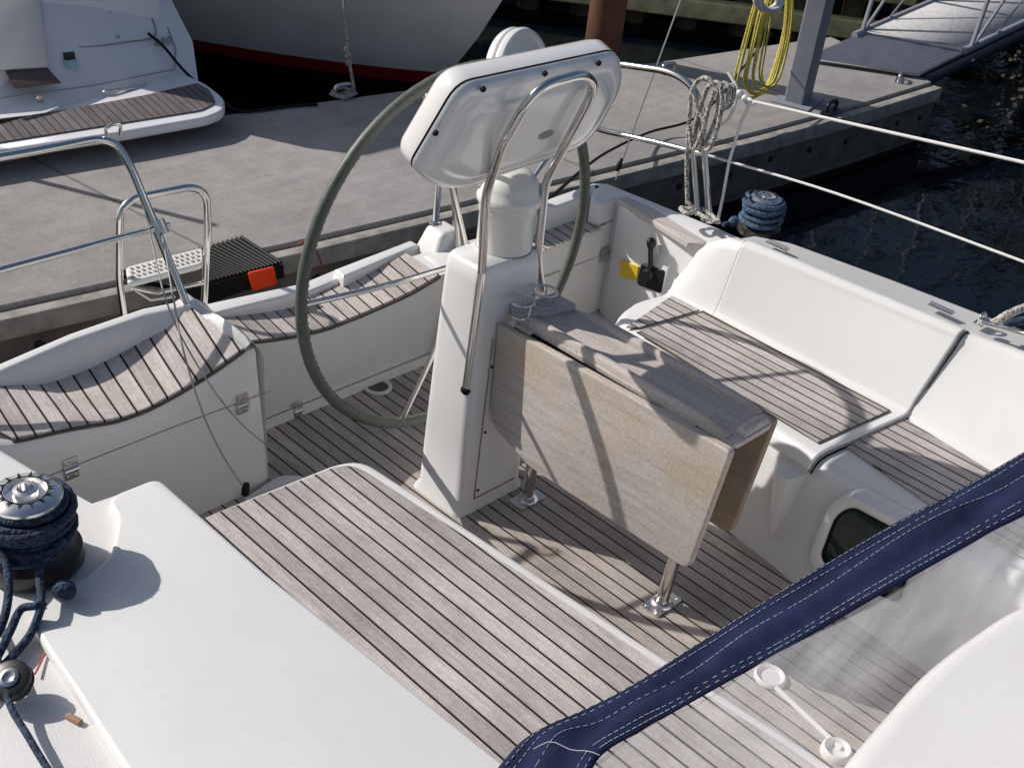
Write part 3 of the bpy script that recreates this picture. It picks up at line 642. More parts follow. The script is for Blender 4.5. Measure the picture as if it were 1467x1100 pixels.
# turning block on the deck
bc_=Vector((-1.718,-0.435,0.645)); B_=thing('turning_block','black turning block with steel centre on the starboard deck below the winch','block',bc_)
ax=Vector((-.35,-.2,.9)).normalized()
MB().lathe([(.030,-.014),(.036,-.012),(.038,-.006),(.033,0),(.038,.006),(.036,.012),(.028,.015)],bc_+Vector((0,0,.03)),ax,32).build('cheek',M['black'],B_,smooth=40)
MB().lathe([(.018,.014),(.018,.018),(.012,.020),(.008,.017)],bc_+Vector((0,0,.03)),ax,24).build('pin',M['steel'],B_,smooth=40)
m=MB().tube(smoothpath([(-1.677,-0.127,0.680),(-1.692,-0.277,0.670),(-1.721,-0.399,0.675),(-1.746,-0.484,0.672),(-1.752,-0.554,0.665),(-1.760,-0.660,0.660),(-1.765,-0.820,0.660)],6),.0065,8).build('sheet_line',M['bluerope'],smooth=60); tag(m,'thin navy line running off the turning block down the deck','rope')
m=MB().tube(smoothpath([(-1.574,-0.277,0.655),(-1.593,-0.329,0.640),(-1.632,-0.376,0.636),(-1.666,-0.411,0.640)],6),.002,6).build('string_loop',M['redline'],smooth=60); tag(m,'very thin reddish cord loop lying between the winch and turning block','cord')

# ================================================================== RAILS, LIFELINES, STAY
def rail_thing(label,paths,base,extra=None,r=.0125):
    t=thing('stern_rail',label,'rail',base,'stainless stern rails')
    for p,rr in paths: MB().tube(p,rr,12).build('rail_tube',M['steel'],t,smooth=60)
    return t
ys=.75
sp=fillet([(-1.459,1.000,1.052),(-1.005,1.000,1.021),(-0.686,0.990,1.021),(-0.655,0.950,0.952),(-0.608,0.750,0.558)],[0,.1,.07,.05,0],6)
sp2=fillet([(-1.567,0.860,0.745),(-1.104,0.860,0.771),(-0.622,0.860,0.772)],.02,3)
SR=rail_thing('starboard stern rail in polished steel, at the left in front of the boarding ladder',[(sp,.0125),(sp2,.0105)],sp[-1])
m=MB(); m.lathe([(.03,0),(.03,.006),(.016,.012),(.013,.03)],Vector(sp[-1])+Vector((0,0,-.02)),n=20); m.build('foot_plate',M['steel'],SR)
m=MB(); q=Vector((-0.618,0.860,0.773)); m.lathe([(.019,-.022),(.02,0),(.019,.022)],q,(sp[-1]-sp[-4]),16); m.tube([q,q+Vector((.03,0,.0))],.008,8); m.build('clamp',M['steelb'],SR)
q=Vector((-0.678,0.985,1.021)); m=MB(); m.tube(smoothpath([q+Vector((-.02,0,.0)),q+Vector((-.02,0,.03)),q+Vector((.02,0,.035)),q+Vector((.02,0,.0))],4),.005,8); m.build('eye',M['steel'],SR)
xp=1.25
pp=fillet([(1.250,0.884,0.968),(1.250,0.733,1.013),(1.250,0.465,1.063),(1.250,0.343,1.021),(1.250,0.201,0.595)],[0,.05,.09,.08,0],6)
pp=[Vector((.75,1.02,pp[0].z))]+pp
pq=fillet([(1.250,0.805,0.739),(1.250,0.748,0.744),(1.250,0.513,0.783),(1.250,0.279,0.816)],[0,.04,.03,0],4)
pq=[Vector((.75,1.02,pq[0].z))]+pq
PR=rail_thing('port stern rail in polished steel, hung with the grey flecked rope coil',[(pp,.0125),(pq,.0105),([Vector((.86,.98,.46)),Vector((.83,.98,.98))],.0115),([(1.250,0.335,0.985),(1.250,0.336,0.839),(1.220,0.231,0.599)],.011)],pp[-1])
m=MB(); m.lathe([(.03,0),(.03,.006),(.016,.012),(.013,.03)],Vector(pp[-1])+Vector((0,0,-.01)),n=20); m.build('foot_plate',M['steel'],PR)
# poles on the white block behind the pedestal
PO=thing('support_pole','pair of slim steel poles rising behind the pod, one from the white block','pole',b0)
b1y=0; b1=Vector((0.480,0.845,0.510)); MB().tube([b1,Vector((0.560,0.930,0.618)),Vector((0.564,0.930,0.717)) ],.0125,12).build('pole_tube',M['steel'],PO,smooth=60)
MB().tube([(0.560,0.800,0.406),(0.568,0.840,0.545),(0.566,0.860,0.643),(0.581,0.900,0.751)],.0125,12).build('pole_tube',M['steel'],PO,smooth=60)
m=MB(); m.lathe([(.024,0),(.024,.006),(.014,.012)],b1+Vector((0,0,-.003)),n=18); m.build('pole_foot',M['steel'],PO)
# white round casing behind the pod
dc=Vector((1.054,1.050,0.894)); D_=thing('round_casing','round white disc-shaped casing with a double rim showing above the instrument pod','casing',dc)
ax=Vector((.20,-.93,.22)).normalized()
MB().lathe([(.15,-.045),(.182,-.035),(.188,-.022),(.186,-.006),(.178,-.002),(.178,.004),(.186,.008),(.188,.02),(.182,.034),(.170,.040),(.160,.036),(.158,.028),(.002,.034)],dc,ax,64).build('disc',M['pod'],D_,smooth=40)
m=MB(); m.tube([dc-ax*.03,Vector((dc.x-.02,dc.y+.02,.45))],.014,10); m.build('mount',M['steel'],D_)
LB=MB()
def wire(name,label,cat,pts,r,mat,group=None,n=8,sm=6):
    o=MB().tube(smoothpath(pts,sm) if sm else pts,r,n).build(name,mat,smooth=60); return tag(o,label,cat,group)
xl=1.30
wire('lifeline','upper guard wire from the knotted white cord out over the dark water','guard wire',[(1.300,0.173,1.043),(1.320,-0.171,1.080),(1.340,-0.801,1.154),(1.360,-1.263,1.201)],.0055,M['whitecord'],'port guard wires')
wire('lifeline','lower guard wire from the stern rail, passing above the winch','guard wire',[(1.300,0.300,0.795),(1.320,-0.240,0.841),(1.340,-0.902,0.861),(1.360,-1.393,0.870)],.0048,M['whitecord'],'port guard wires')
BS=thing('backstay','thin dark steel backstay wire crossing the pontoon right of the pod','stay',(1.698,1.000,0.345))
MB().tube([(1.984,1.000,1.213),(1.746,1.000,0.504),(1.698,1.000,0.345)],.0035,8).build('wire',M['steelb'],BS)
m=MB(); m.lathe([(.004,-.03),(.010,-.02),(.012,0),(.010,.02),(.004,.03)],(1.706,1.000,0.415),Vector((1.984,1.000,1.213))-Vector((1.698,1.000,0.345)),12); m.build('turnbuckle',M['black'],BS,smooth=60)
# ================================================================== ROPES ON THE PORT QUARTER
xr=1.235
RC=MB()
def px(l,x=xr): return smoothpath(l,6)
RC.tube(px([(1.235,0.296,0.617),(1.235,0.330,0.749),(1.235,0.352,0.876),(1.235,0.368,1.002),(1.235,0.357,1.062),(1.235,0.320,1.089),(1.235,0.278,1.072),(1.235,0.246,1.016),(1.235,0.255,0.923),(1.235,0.289,0.839),(1.235,0.323,0.860),(1.235,0.325,0.951),(1.235,0.310,1.047),(1.235,0.287,1.084)]),.0085,8)
RC.tube(px([(1.215,0.274,1.091),(1.215,0.244,1.091),(1.215,0.222,1.027),(1.215,0.222,0.925),(1.215,0.242,0.852),(1.215,0.274,0.881),(1.215,0.274,0.985),(1.215,0.262,1.065)]),.0085,8)
RC.tube(px([(1.235,0.241,0.992),(1.235,0.261,1.062),(1.235,0.247,1.092),(1.235,0.221,1.085),(1.235,0.215,1.039),(1.235,0.231,1.001),(1.235,0.246,1.016)]),.0085,8)
RC.tube(px([(1.255,0.247,1.058),(1.255,0.225,1.090),(1.255,0.208,1.070),(1.255,0.210,1.029),(1.255,0.228,1.005)]),.0085,8)
RC.tube(px([(1.205,0.339,1.030),(1.205,0.307,0.976),(1.205,0.270,0.949),(1.205,0.276,0.895),(1.205,0.300,0.834),(1.205,0.332,0.916)]),.0085,8)
RC.tube(px([(1.235,0.299,0.627),(1.235,0.270,0.605),(1.205,0.303,0.605),(1.185,0.255,0.606),(1.235,0.231,0.620),(1.235,0.188,0.615),(1.215,0.134,0.613),(1.205,0.174,0.611),(1.215,0.230,0.609)]),.0085,8)
RC=RC.build('rope_coil',M['greyrope'],smooth=60); tag(RC,'grey flecked rope coiled over the port stern rail, its tail lying on the coaming','rope')
WC=MB(); WC.tube(px([(1.300,0.278,1.112),(1.300,0.252,1.092),(1.300,0.227,1.067),(1.300,0.223,1.012),(1.300,0.237,0.956),(1.300,0.261,0.926),(1.300,0.276,0.948),(1.300,0.254,1.002),(1.300,0.225,1.047),(1.300,0.192,1.047),(1.300,0.165,1.048),(1.300,0.147,1.036),(1.300,0.176,1.032),(1.300,0.210,1.047)]),.0062,8)
WC.tube([(1.300,0.161,1.042),(1.300,0.183,0.961),(1.300,0.198,0.810),(1.300,0.193,0.675),(1.280,0.181,0.581)],.0058,8)
for q in ((1056,133),(1068,141),(1078,146)): WC.lathe([(.003,-.013),(.012,-.007),(.013,.004),(.006,.013)],Vector((1.300,0.192,1.047))+Vector((0,-(q[0]-1066)*.0023,-(q[1]-140)*.0012)),(.3,.8,.2),10)
WC=WC.build('tied_cord',M['whitecord'],smooth=60); tag(WC,'white cord knotted in a loop at the end of the upper guard wire','cord')
# block with grey and navy rope at right edge
BK=thing('shackled_block','small steel block with grey rope at the right edge of the port coaming','block',(1.213,-0.892,0.680))
m=MB(); m.tube([(1.189,-0.896,0.690),(1.196,-0.964,0.700),(1.180,-1.055,0.720)],.009,8); m.lathe([(.014,-.008),(.018,0),(.014,.008)],(1.202,-0.894,0.690),(0,.3,1),16); m.build('toggle',M['steel'],BK,smooth=50)
wire('grey_rope_tail','short length of pale grey rope at the right edge above the navy canvas','rope',[(1.161,-0.940,0.720),(1.169,-0.968,0.760),(1.239,-0.996,0.780),(1.346,-1.043,0.800)],.013,M['greyrope'])
wire('navy_rope_tail','short navy rope beneath the pale grey rope at the right edge','rope',[(1.210,-0.952,0.700),(1.239,-0.983,0.720),(1.298,-1.040,0.740)],.014,M['bluerope'])
# thin signal halyards hanging in front of the starboard locker
yl=.44
wire('thin_line','thin pale line hanging straight down from the starboard rail corner to the floor','cord',[(-0.659,0.965,0.982),(-0.639,0.910,0.870),(-0.624,0.850,0.768),(-0.731,0.620,0.695),(-0.796,0.470,0.609),(-0.774,0.420,0.420),(-0.740,0.380,0.283),(-0.696,0.330,0.162)],.0028,M['gasket'],'thin lines by the starboard locker')
wire('thin_line','second thin pale line, curving right over the locker hinge','cord',[(-0.645,0.930,0.910),(-0.666,0.840,0.783),(-0.764,0.600,0.692),(-0.769,0.470,0.577),(-0.669,0.440,0.367),(-0.550,0.420,0.203),(-0.442,0.400,0.094)],.0024,M['gasket'],'thin lines by the starboard locker')
m=MB(); m.lathe([(.010,-.02),(.012,0),(.009,.018)],(-0.696,0.330,0.167),(.2,0,1),12); m=m.build('line_weight',M['rubber'],smooth=50); tag(m,'small dark fitting at the foot of the thin line beside the locker','fitting')
# ================================================================== BOARDING LADDER
yl=1.16
LD=thing('boarding_ladder','folded steel boarding ladder with white plastic steps outside the transom','ladder',(-0.445,1.160,0.310))
lp=fillet([(-0.590,1.160,0.277),(-0.602,1.160,0.462),(-0.584,1.160,0.691),(-0.541,1.160,0.728),(-0.322,1.160,0.720),(-0.268,1.160,0.681),(-0.268,1.160,0.549),(-0.292,1.160,0.261)],[0,.03,.03,.03,.04,.04,.02,0],5)
MB().tube(lp,.0125,12).build('frame',M['steel'],LD,smooth=60)
def step(a,b,c,d):
    o=MB().prism(fillet([a,b,c,d],.02,3,True),.022,(0,0,-1)); o=o.build('step',M['cream'],LD,bevel=.006)
    m=MB()
    for k in range(1,4):
        t=k/4; p=Vector(a).lerp(Vector(d),t); q=Vector(b).lerp(Vector(c),t)
        for j in range(1,14):
            u=j/14; m.box(p.lerp(q,u)+Vector((0,0,.002)),(.010,.012,.004))
    m.build('grip_dots',M['gasket'],o); return o
step((-0.544,1.220,0.465),(-0.254,1.220,0.457),(-0.328,1.100,0.468),(-0.606,1.100,0.477))
m=MB(); m.tube([(-0.567,1.160,0.421),(-0.505,1.100,0.409),(-0.291,1.160,0.357)],.008,8); m.tube([(-0.558,1.160,0.413),(-0.498,1.160,0.353),(-0.406,1.160,0.338)],.006,8); m.build('strut',M['steelb'],LD,smooth=60)
# ================================================================== SPRAYHOOD
SH=thing('sprayhood','navy canvas sprayhood with white stitching and a scratched clear window','sprayhood',(-0.834,-1.289,0.869))
up_=Vector((.12,.25,.96)).normalized()
E1=[Vector(p) for p in ((-1.360,-1.209,0.721),(-1.223,-1.184,0.739),(-1.140,-1.176,0.754),(-1.058,-1.216,0.789),(-0.961,-1.259,0.828),(-0.833,-1.288,0.869),(-0.687,-1.327,0.918),(-0.456,-1.388,0.995),(-0.290,-1.449,1.057),(-0.131,-1.501,1.115),(0.168,-1.588,1.217),(0.557,-1.703,1.352))]
E2=[Vector(p) for p in ((-1.288,-1.378,0.811),(-1.155,-1.325,0.816),(-1.104,-1.318,0.824),(-1.047,-1.339,0.846),(-0.988,-1.357,0.866),(-0.897,-1.390,0.901),(-0.799,-1.425,0.937),(-0.635,-1.480,0.997),(-0.435,-1.549,1.070),(-0.324,-1.592,1.113),(-0.070,-1.681,1.207),(0.264,-1.795,1.330))]
E1=smoothpath(E1,6); E2=smoothpath(E2,6)
rows=[]; NB=12
for k in range(NB+1):
    t=k/NB; r=[]
    for i,(p,q) in enumerate(zip(E1,E2)):
        h=.011*math.sin(t*math.pi)+.008*math.sin(t*11+i*.23+1.3*math.sin(i*.11))*math.sin(t*math.pi)+.005*math.sin(i*.55+t*4)*math.sin(t*math.pi)+(.010*max(0,1-abs(t-.07)/.06))
        r.append(p.lerp(q,t)+up_*h)
    rows.append(r)
band=MB().loft(rows).build('canvas_band',M['navy'],SH,solid=.004,smooth=80)
def stitches(t,off=.0035,ln=.010,gap=.0065,w=.0016,jit=0):
    m=MB(); P=[]
    w*=.6; k=t*NB; a=int(min(NB-1,k)); f=k-a
    P=[rows[a][i].lerp(rows[a+1][i],f)+up_*off for i in range(len(E1))]
    acc=0; on=0
    for p,q in zip(P,P[1:]):
        d=(q-p).length; s=0
        while s<d:
            if s+ln<d: m.tube([p.lerp(q,s/d),p.lerp(q,(s+ln)/d)],w,5)
            s+=ln+gap
    return m
for t in (.10,.18,.44,.86,.94): stitches(t,w=.0011,ln=.008,gap=.005 if t!=.44 else .004).build('stitching',M['thread'],band)
for p in (5,9): MB().tube([r[p]+up_*.0035 for r in rows[3:]],.0009,5).build('stitching',M['thread'],band)
# clear window
wm,nt,b=newmat('clear_vinyl')
v=coords(nt,scale=(.8,4.5,3),rot=(0,0,R(8))); sc=noise(nt,v,3,4,.55); big=noise(nt,coords(nt),2.6,3,.5)
hz=math_(nt,'MULTIPLY',ramp(nt,sc,[(.38,(0,0,0)),(.75,(1,1,1))]),ramp(nt,big,[(.38,(0.1,.1,.1)),(.7,(1,1,1))]))
tr=nt.nodes.new('ShaderNodeBsdfTransparent'); tr.inputs[0].default_value=(.90,.90,.92,1)
gl=nt.nodes.new('ShaderNodeBsdfGlossy'); gl.inputs['Roughness'].default_value=.12
df=nt.nodes.new('ShaderNodeBsdfDiffuse'); df.inputs[0].default_value=(.8,.8,.82,1)
tl_=nt.nodes.new('ShaderNodeBsdfTranslucent'); tl_.inputs[0].default_value=(.8,.8,.82,1)
m1=nt.nodes.new('ShaderNodeMixShader'); nt.links.new(df.outputs[0],m1.inputs[1]); nt.links.new(tl_.outputs[0],m1.inputs[2])
m2=nt.nodes.new('ShaderNodeMixShader'); nt.links.new(math_(nt,'ADD',math_(nt,'MULTIPLY',hz,.38),.15),m2.inputs[0]); nt.links.new(tr.outputs[0],m2.inputs[1]); nt.links.new(m1.outputs[0],m2.inputs[2])
fr_=nt.nodes.new('ShaderNodeFresnel'); fr_.inputs[0].default_value=1.35
m3=nt.nodes.new('ShaderNodeMixShader'); nt.links.new(math_(nt,'MULTIPLY',fr_.outputs[0],.8),m3.inputs[0]); nt.links.new(m2.outputs[0],m3.inputs[1]); nt.links.new(gl.outputs[0],m3.inputs[2])
bn=nt.nodes.new('ShaderNodeBump'); bn.inputs['Strength'].default_value=.5; bn.inputs['Distance'].default_value=.02; nt.links.new(noise(nt,v,2.0,3),bn.inputs['Height']); nt.links.new(bn.outputs[0],gl.inputs['Normal'])
nt.links.new(m3.outputs[0],nt.nodes['Material Output'].inputs[0])
W0=[rows[-1][i]-up_*.004 for i in range(len(E1))]
fwd=Vector((-1.096,-1.981,1.119))-Vector((-0.947,-1.373,0.882)); 
wr_=[]
for k in range(7):
    t=k/6; wr_.append([p+ (Vector((-.16,-1.0,.24))*t*.85)+up_*(.006*math.sin(i*.4+k)) for i,p in enumerate(W0)])
MB().loft(wr_).build('clear_window',wm,SH,smooth=80)
# ================================================================== WATER, PONTOON AND GANGWAY
wtr,nt,b=newmat('harbour_water')
v=coords(nt,scale=(1,1.6,1)); b.inputs['Base Color'].default_value=(.0015,.0035,.0065,1); b.inputs['Roughness'].default_value=.04; b.inputs['IOR'].default_value=1.33; b.inputs['Specular IOR Level'].default_value=.28
n1=noise(nt,v,1.6,3,.5); n2=noise(nt,v,8,3,.5)
bump(nt,b,math_(nt,'ADD',math_(nt,'MULTIPLY',n1,1.0),math_(nt,'MULTIPLY',n2,.07)),.22,.04)
w=MB().face([(-300,-300,0),(300,-300,0),(300,300,0),(-300,300,0)]).build('water',wtr); w.location=(0,0,-.75); w['kind']='structure'
pm,nt,b=newmat('pontoon_concrete')
v=coords(nt); n1=noise(nt,v,1.1,5,.6); n2=noise(nt,v,55,5,.7); n3=noise(nt,v,7,4,.65)
c=ramp(nt,n1,[(.3,(.275,.258,.248)),(.7,(.355,.335,.322))]); c=mixc(nt,.5,c,ramp(nt,n2,[(.3,(.72,.72,.72)),(.7,(1.18,1.18,1.18))]),'MULTIPLY')
c=mixc(nt,.5,c,ramp(nt,n3,[(.35,(.78,.77,.76)),(.6,(1.1,1.1,1.1))]),'MULTIPLY')
st_=noise(nt,coords(nt,scale=(.4,6,1),rot=(0,0,R(20))),3,4,.6); c=mixc(nt,.3,c,ramp(nt,st_,[(.35,(.8,.8,.8)),(.65,(1.12,1.12,1.12))]),'MULTIPLY')
sx=nt.nodes.new('ShaderNodeSeparateXYZ'); nt.links.new(v,sx.inputs[0]); jf=math_(nt,'ABSOLUTE',math_(nt,'SUBTRACT',math_(nt,'FRACT',math_(nt,'DIVIDE',math_(nt,'ADD',sx.outputs[0],math_(nt,'MULTIPLY',sx.outputs[1],.12)),2.35)),.5))
c=mixc(nt,math_(nt,'MULTIPLY',ramp(nt,jf,[(.4955,(0,0,0)),(.4975,(1,1,1))]),.75),c,(.06,.055,.05))
sp_=ramp(nt,noise(nt,v,11,2,.5),[(.70,(0,0,0)),(.745,(1,1,1))]); c=mixc(nt,math_(nt,'MULTIPLY',sp_,.35),c,(.12,.10,.085))
nt.links.new(c,b.inputs['Base Color']); b.inputs['Roughness'].default_value=.9; bump(nt,b,n2,.5,.003)
NE=[(-6,3.05),(-3,2.72),(-.48,2.43),(.96,2.25),(1.66,2.18),(3.02,2.05),(4.41,1.93),(5.67,1.86),(6.62,1.84)]
FE=[(6.9,3.0),(6.24,3.10),(4.9,3.28),(4.62,3.36),(2.96,3.69),(1.6,3.90),(.3,4.05),(-6,4.85)]
zp=-.30
def off(P,d): return [(x+.09*d,y-d) for x,y in P]
po=MB().prism([(x,y,zp) for x,y in off(NE,-.07)+FE],.16).build('pontoon',pm,bevel=.006,seg=2); po['kind']='structure'
wl=simple('waler_timber',(.30,.275,.25),.85,var=.35,scale=9,bmp=.004); sd=simple('pontoon_side',(.115,.095,.085),.85,var=.45,scale=5,bmp=.004)
m=MB(); a=off(NE,-.045); c_=off(NE,.025)
m.prism([(x,y,zp-.018) for x,y in a]+[(x,y,zp-.018) for x,y in c_[::-1]],.10); m=m.build('pontoon_edge_timber',wl,bevel=.006,seg=2); m['kind']='structure'
m=MB(); a=off(NE,-.20); c_=off(NE,.0)
m.prism([(x,y,zp-.12) for x,y in a]+[(x,y,zp-.12) for x,y in c_[::-1]],.26)
a=off(NE,-.20); c_=off(NE,-.035); m.prism([(x,y,zp-.385) for x,y in a]+[(x,y,zp-.385) for x,y in c_[::-1]],.5)
m=m.build('pontoon_side_boards',sd,bevel=.008,seg=2); m['kind']='structure'
m=MB(); m.prism([(x,y,zp-.165) for x,y in [(x,y-.25) for x,y in FE]+[(x,y+.03) for x,y in FE[::-1]]],.5); m=m.build('pontoon_side_boards',sd); m['kind']='structure'
for k,(x,y) in enumerate([lerp(NE[i],NE[i+1],t) for i in range(2,8) for t in (.1,.45,.8)]):
    q=MB().lathe([(.022,0),(.022,.006),(.012,.012)],(x,y-.03*0-.001,zp-.19-(k%3)*.02),(-.12,-1,0),14).build('bolt',M['hole']); tag(q,'dark round bolt head in the side of the pontoon','bolt','bolts along the pontoon side')
def cleat(p,rot,label,s=1.0,mat='steelb'):
    p=Vector(p); t=thing('mooring_cleat',label,'cleat',p,'mooring cleats on the pontoon'); mr=Matrix.Rotation(rot,3,'Z')
    MB().box(p+Vector((0,0,.004)),(.16*s,.06*s,.008),mr).build('base',M[mat],t,bevel=.002)
    m=MB(); d=mr@Vector((1,0,0)); m.tube(smoothpath([p-d*.055*s,p-d*.05*s+Vector((0,0,.055*s)),p+d*.05*s+Vector((0,0,.055*s)),p+d*.055*s],5),.011*s,8); m.build('hoop',M[mat],t,smooth=60)
cleat((5.244,1.952,-0.300),.1,'dark hoop cleat near the corner post on the edge of the pontoon',1.2,'black')
cleat((2.453,3.838,-0.300),-.1,'pale cleat at the far edge under the knotted mooring rope',1.1)
cleat((4.832,3.082,-0.300),-.1,'hoop cleat beside the rusty pile on the far edge',1.1)
cleat((6.383,2.062,-0.300),.4,'small cleat at the foot of the gangway',1.0)
g_=MB().box((4.085,2.019,-0.420),(.09,.03,.16)).build('green_marker',M['green'],bevel=.01); tag(g_,'faded green rubber marker on the pontoon side behind the white cord','marker')
# black mat with an orange reflector
BM=thing('dock_pad','black ribbed rubber pad draped over the pontoon edge beside the ladder','rubber pad',(0.507,2.263,-0.280))
m=MB(); q=[(0.080,2.447,-0.280),(0.734,2.455,-0.280),(0.735,2.129,-0.280),(0.231,2.164,-0.280)]
m.prism(fillet(q,.02,3,True),.02)
A_,B_2,C_,D_2=[Vector(x) for x in q]
for k in range(26):
    t=k/25; m.tube([A_.lerp(B_2,t)+Vector((0,0,.006)),D_2.lerp(C_,t)+Vector((0,0,.006))],.008,6)
m.prism([D_2+Vector((0,-.005,.0)),C_+Vector((0,-.005,0)),C_+Vector((0,-.012,-.06)),D_2+Vector((0,-.012,-.10))],.012,(0,-1,0))
m.build('pad',M['rubber'],BM,smooth=50)
q=[(0.512,2.080,-0.238),(0.653,2.080,-0.246),(0.668,2.080,-0.342),(0.537,2.080,-0.338)]
m=MB().prism(fillet([Vector(x) for x in q],.008,2,True),.012,(0,-1,0)).build('orange_reflector',M['orange'],bevel=.003); tag(m,'bright orange rectangular reflector fixed to the pontoon side under the black pad','reflector')
wire('red_string','tangled thin red string snagged on the pontoon edge behind the wheel rim','string',[(0.908,2.243,-0.280),(0.981,2.258,-0.280),(0.972,2.201,-0.280),(1.006,2.200,-0.338),(1.024,2.200,-0.393),(1.008,2.200,-0.426)],.004,M['redline'])
# corner post with yellow rope and cream hose
pb=Vector((5.157,2.156,-0.300)); gp=simple('galvanised_grey',(.235,.245,.29),.6,var=.12,scale=6)
PT=thing('steel_post','square grey steel post on the pontoon, hung with yellow rope','post',pb)
MB().box(pb+Vector((.05,.05,1.6)),(.20,.14,3.2),Matrix.Rotation(.25,3,'Z')).build('post_shaft',gp,PT,bevel=.012)
MB().box(pb+Vector((.05,.05,.006)),(.34,.28,.012),Matrix.Rotation(.25,3,'Z')).build('post_foot',gp,PT,bevel=.003)
yr=2.02
YR=MB(); random.seed(8)
base=[(1112,-20),(1098,30),(1084,85),(1078,118),(1090,138),(1112,128),(1128,90),(1140,40),(1144,-20)]
for k in range(10):
    dx=random.uniform(-5,5); s_=.60+.55*k/9; c0=(1112+dx,0)
    P_=[]
    for (x,y) in base: P_.append((c0[0]+(x-1112)*s_,-20+(y+20)*(.72+.32*s_)))
    # convert through the same plane: linear map of the two image directions
    o0=Vector((4.345,2.020,0.557)); ex_=(Vector((5.201,2.020,0.458))-o0)/100; ey_=(Vector((4.525,2.020,0.090))-o0)/100
    YR.tube(smoothpath([o0+ex_*(a-1112)+ey_*b+Vector((0,.012*k,0)) for a,b in P_],6),.0068,8)
YR=YR.build('yellow_rope',M['yellowrope'],smooth=60); tag(YR,'long coil of thin yellow rope hanging on the grey steel post','rope')
m=MB(); 
for k in range(2): m.tube([o0+ex_*((1094+3*k)-1112)+ey_*(-2)+ex_*math.cos(a*math.pi/12)*14+ey_*math.sin(a*math.pi/12)*14+Vector((0,-.03-.02*k,0)) for a in range(24)],.017,8,closed=True)
m=m.build('cream_hose',M['cream'],smooth=60); tag(m,'coil of cream hose at the top edge beside the yellow rope','hose')
# black mooring line over the pontoon
wire('mooring_line','black mooring line running across the pontoon from the grey post to the stern','mooring line',[(5.174,2.511,0.100),(4.320,2.195,0.000),(4.057,2.142,-0.100),(3.939,2.221,-0.220),(3.609,2.263,-0.240),(2.833,1.958,-0.100),(2.089,1.530,0.100),(1.183,0.915,0.420),(0.846,0.730,0.500)],.008,M['rubber'])
m=MB(); m.tube(smoothpath([(0.919,0.892,0.550),(0.924,0.863,0.580),(0.937,0.831,0.580),(0.930,0.808,0.550)],5),.010,8); m=m.build('mooring_hook',M['black'],smooth=60); tag(m,'small black fitting with a white cord on the transom behind the compass housing','fitting')
wire('white_lashing','short white cord tied to the black fitting behind the compass housing','cord',[(0.903,0.879,0.570),(0.903,0.813,0.560),(0.936,0.781,0.530)],.007,M['whitecord'])
# gangway
al=simple('gangway_deck',(.44,.435,.45),.7,var=.2,scale=25,metal=0)
GA=Vector((6.067,2.704,-0.270)); GB=Vector((6.571,2.008,-0.270)); gd=Vector((1,.10,.075)).normalized()
GW=thing('gangway','grey aluminium gangway with ribbed ramp and diagonal railings rising to the right','gangway',(GA+GB)/2)
gd=(Vector((8.050,1.914,-0.050))-GB).normalized(); ge=(GA-GB)
m=MB(); m.loft([[GB-gd*.0,GA],[GB+gd*.75,GA+gd*.75]]); m.build('ramp_plate',al,GW,solid=.02)
m=MB()
for k in range(26):
    t=k/25; a=GB+gd*.75*t; b_2=GA+gd*.75*t; m.tube([a+Vector((0,0,.013)),b_2+Vector((0,0,.013))],.007,5)
m.build('ribs',gp,GW)
m=MB(); m.loft([[GB+gd*.7,GA+gd*.7],[GB+gd*9,GA+gd*9]]); m=m.build('walkway',al,GW,solid=.03); m.location.z+=.02
for side,nm in ((GB,'railing'),(GA,'railing')):
    m=MB(); up=Vector((0,0,1))
    m.tube([side+gd*.6+up*.02,side+gd*9+up*.02],.03,8); m.tube([side+gd*.9+up*1.0,side+gd*9+up*1.0],.022,8)
    for k in range(9):
        a=side+gd*(.7+k*.95); m.tube([a,a+up*1.0+gd*.1],.018,6)
        if k<8: m.tube([a,a+gd*.95+up*1.0],.014,6); m.tube([a+gd*.3,a+gd*1.05+up*.55],.008,6)
    m.build(nm,gp,GW,smooth=60)
m=MB(); m.loft([[GB+gd*.1-Vector((0,0,.03)),GB+gd*9-Vector((0,0,.03))],[GB+gd*.1-Vector((0,0,.12)),GB+gd*9-Vector((0,0,.2))]]); m.build('side_truss',simple('truss_blue_grey',(.05,.06,.085),.5),GW,solid=.04)
# rusty pile
pq_=Vector((4.558,3.378,-0.300)); ru=simple('rusty_steel',(.10,.040,.020),.8,var=.4,scale=4,bmp=.004)
m=MB().lathe([(.135,-1.2),(.135,3.5)],(pq_.x+.12,pq_.y+.22,0),n=32).build('mooring_pile',ru,smooth=50); tag(m,'round rusty brown steel pile behind the pod at the far edge','pile')
# timber dock beyond
ty=simple('dock_timber',(.85,.66,.33),.85,var=.35,scale=7,bmp=.006)
A0=Vector((5.696,6.367,-0.750)); B0=Vector((7.602,4.089,-0.750)); A0=A0+(A0-B0)*.25; B0=B0+(B0-A0)*.35
td=(B0-A0).normalized(); tn=Vector((-td.y,td.x,0)); 
if tn.y<0: tn=-tn
TD=thing('timber_dock','old timber dock of yellowish horizontal beams along the far water','dock',(A0+B0)/2)
for z in (-.52,-.16,.22):
    c0=(A0+B0)/2; m=MB(); m.box(Vector((c0.x,c0.y,z)),((B0-A0).length,.16,.17),Matrix.Rotation(math.atan2(td.y,td.x),3,'Z')); m.build('beam',ty,TD,bevel=.02)
for k in range(11):
    q=A0.lerp(B0,k/10)+tn*.16; m=MB(); m.lathe([(.10,-1.5),(.10,.7)],(q.x,q.y,0),n=12); m.build('post',simple('post_timber',(.13,.10,.06),.9) if k==0 else bpy.data.materials['post_timber'],TD,smooth=60)
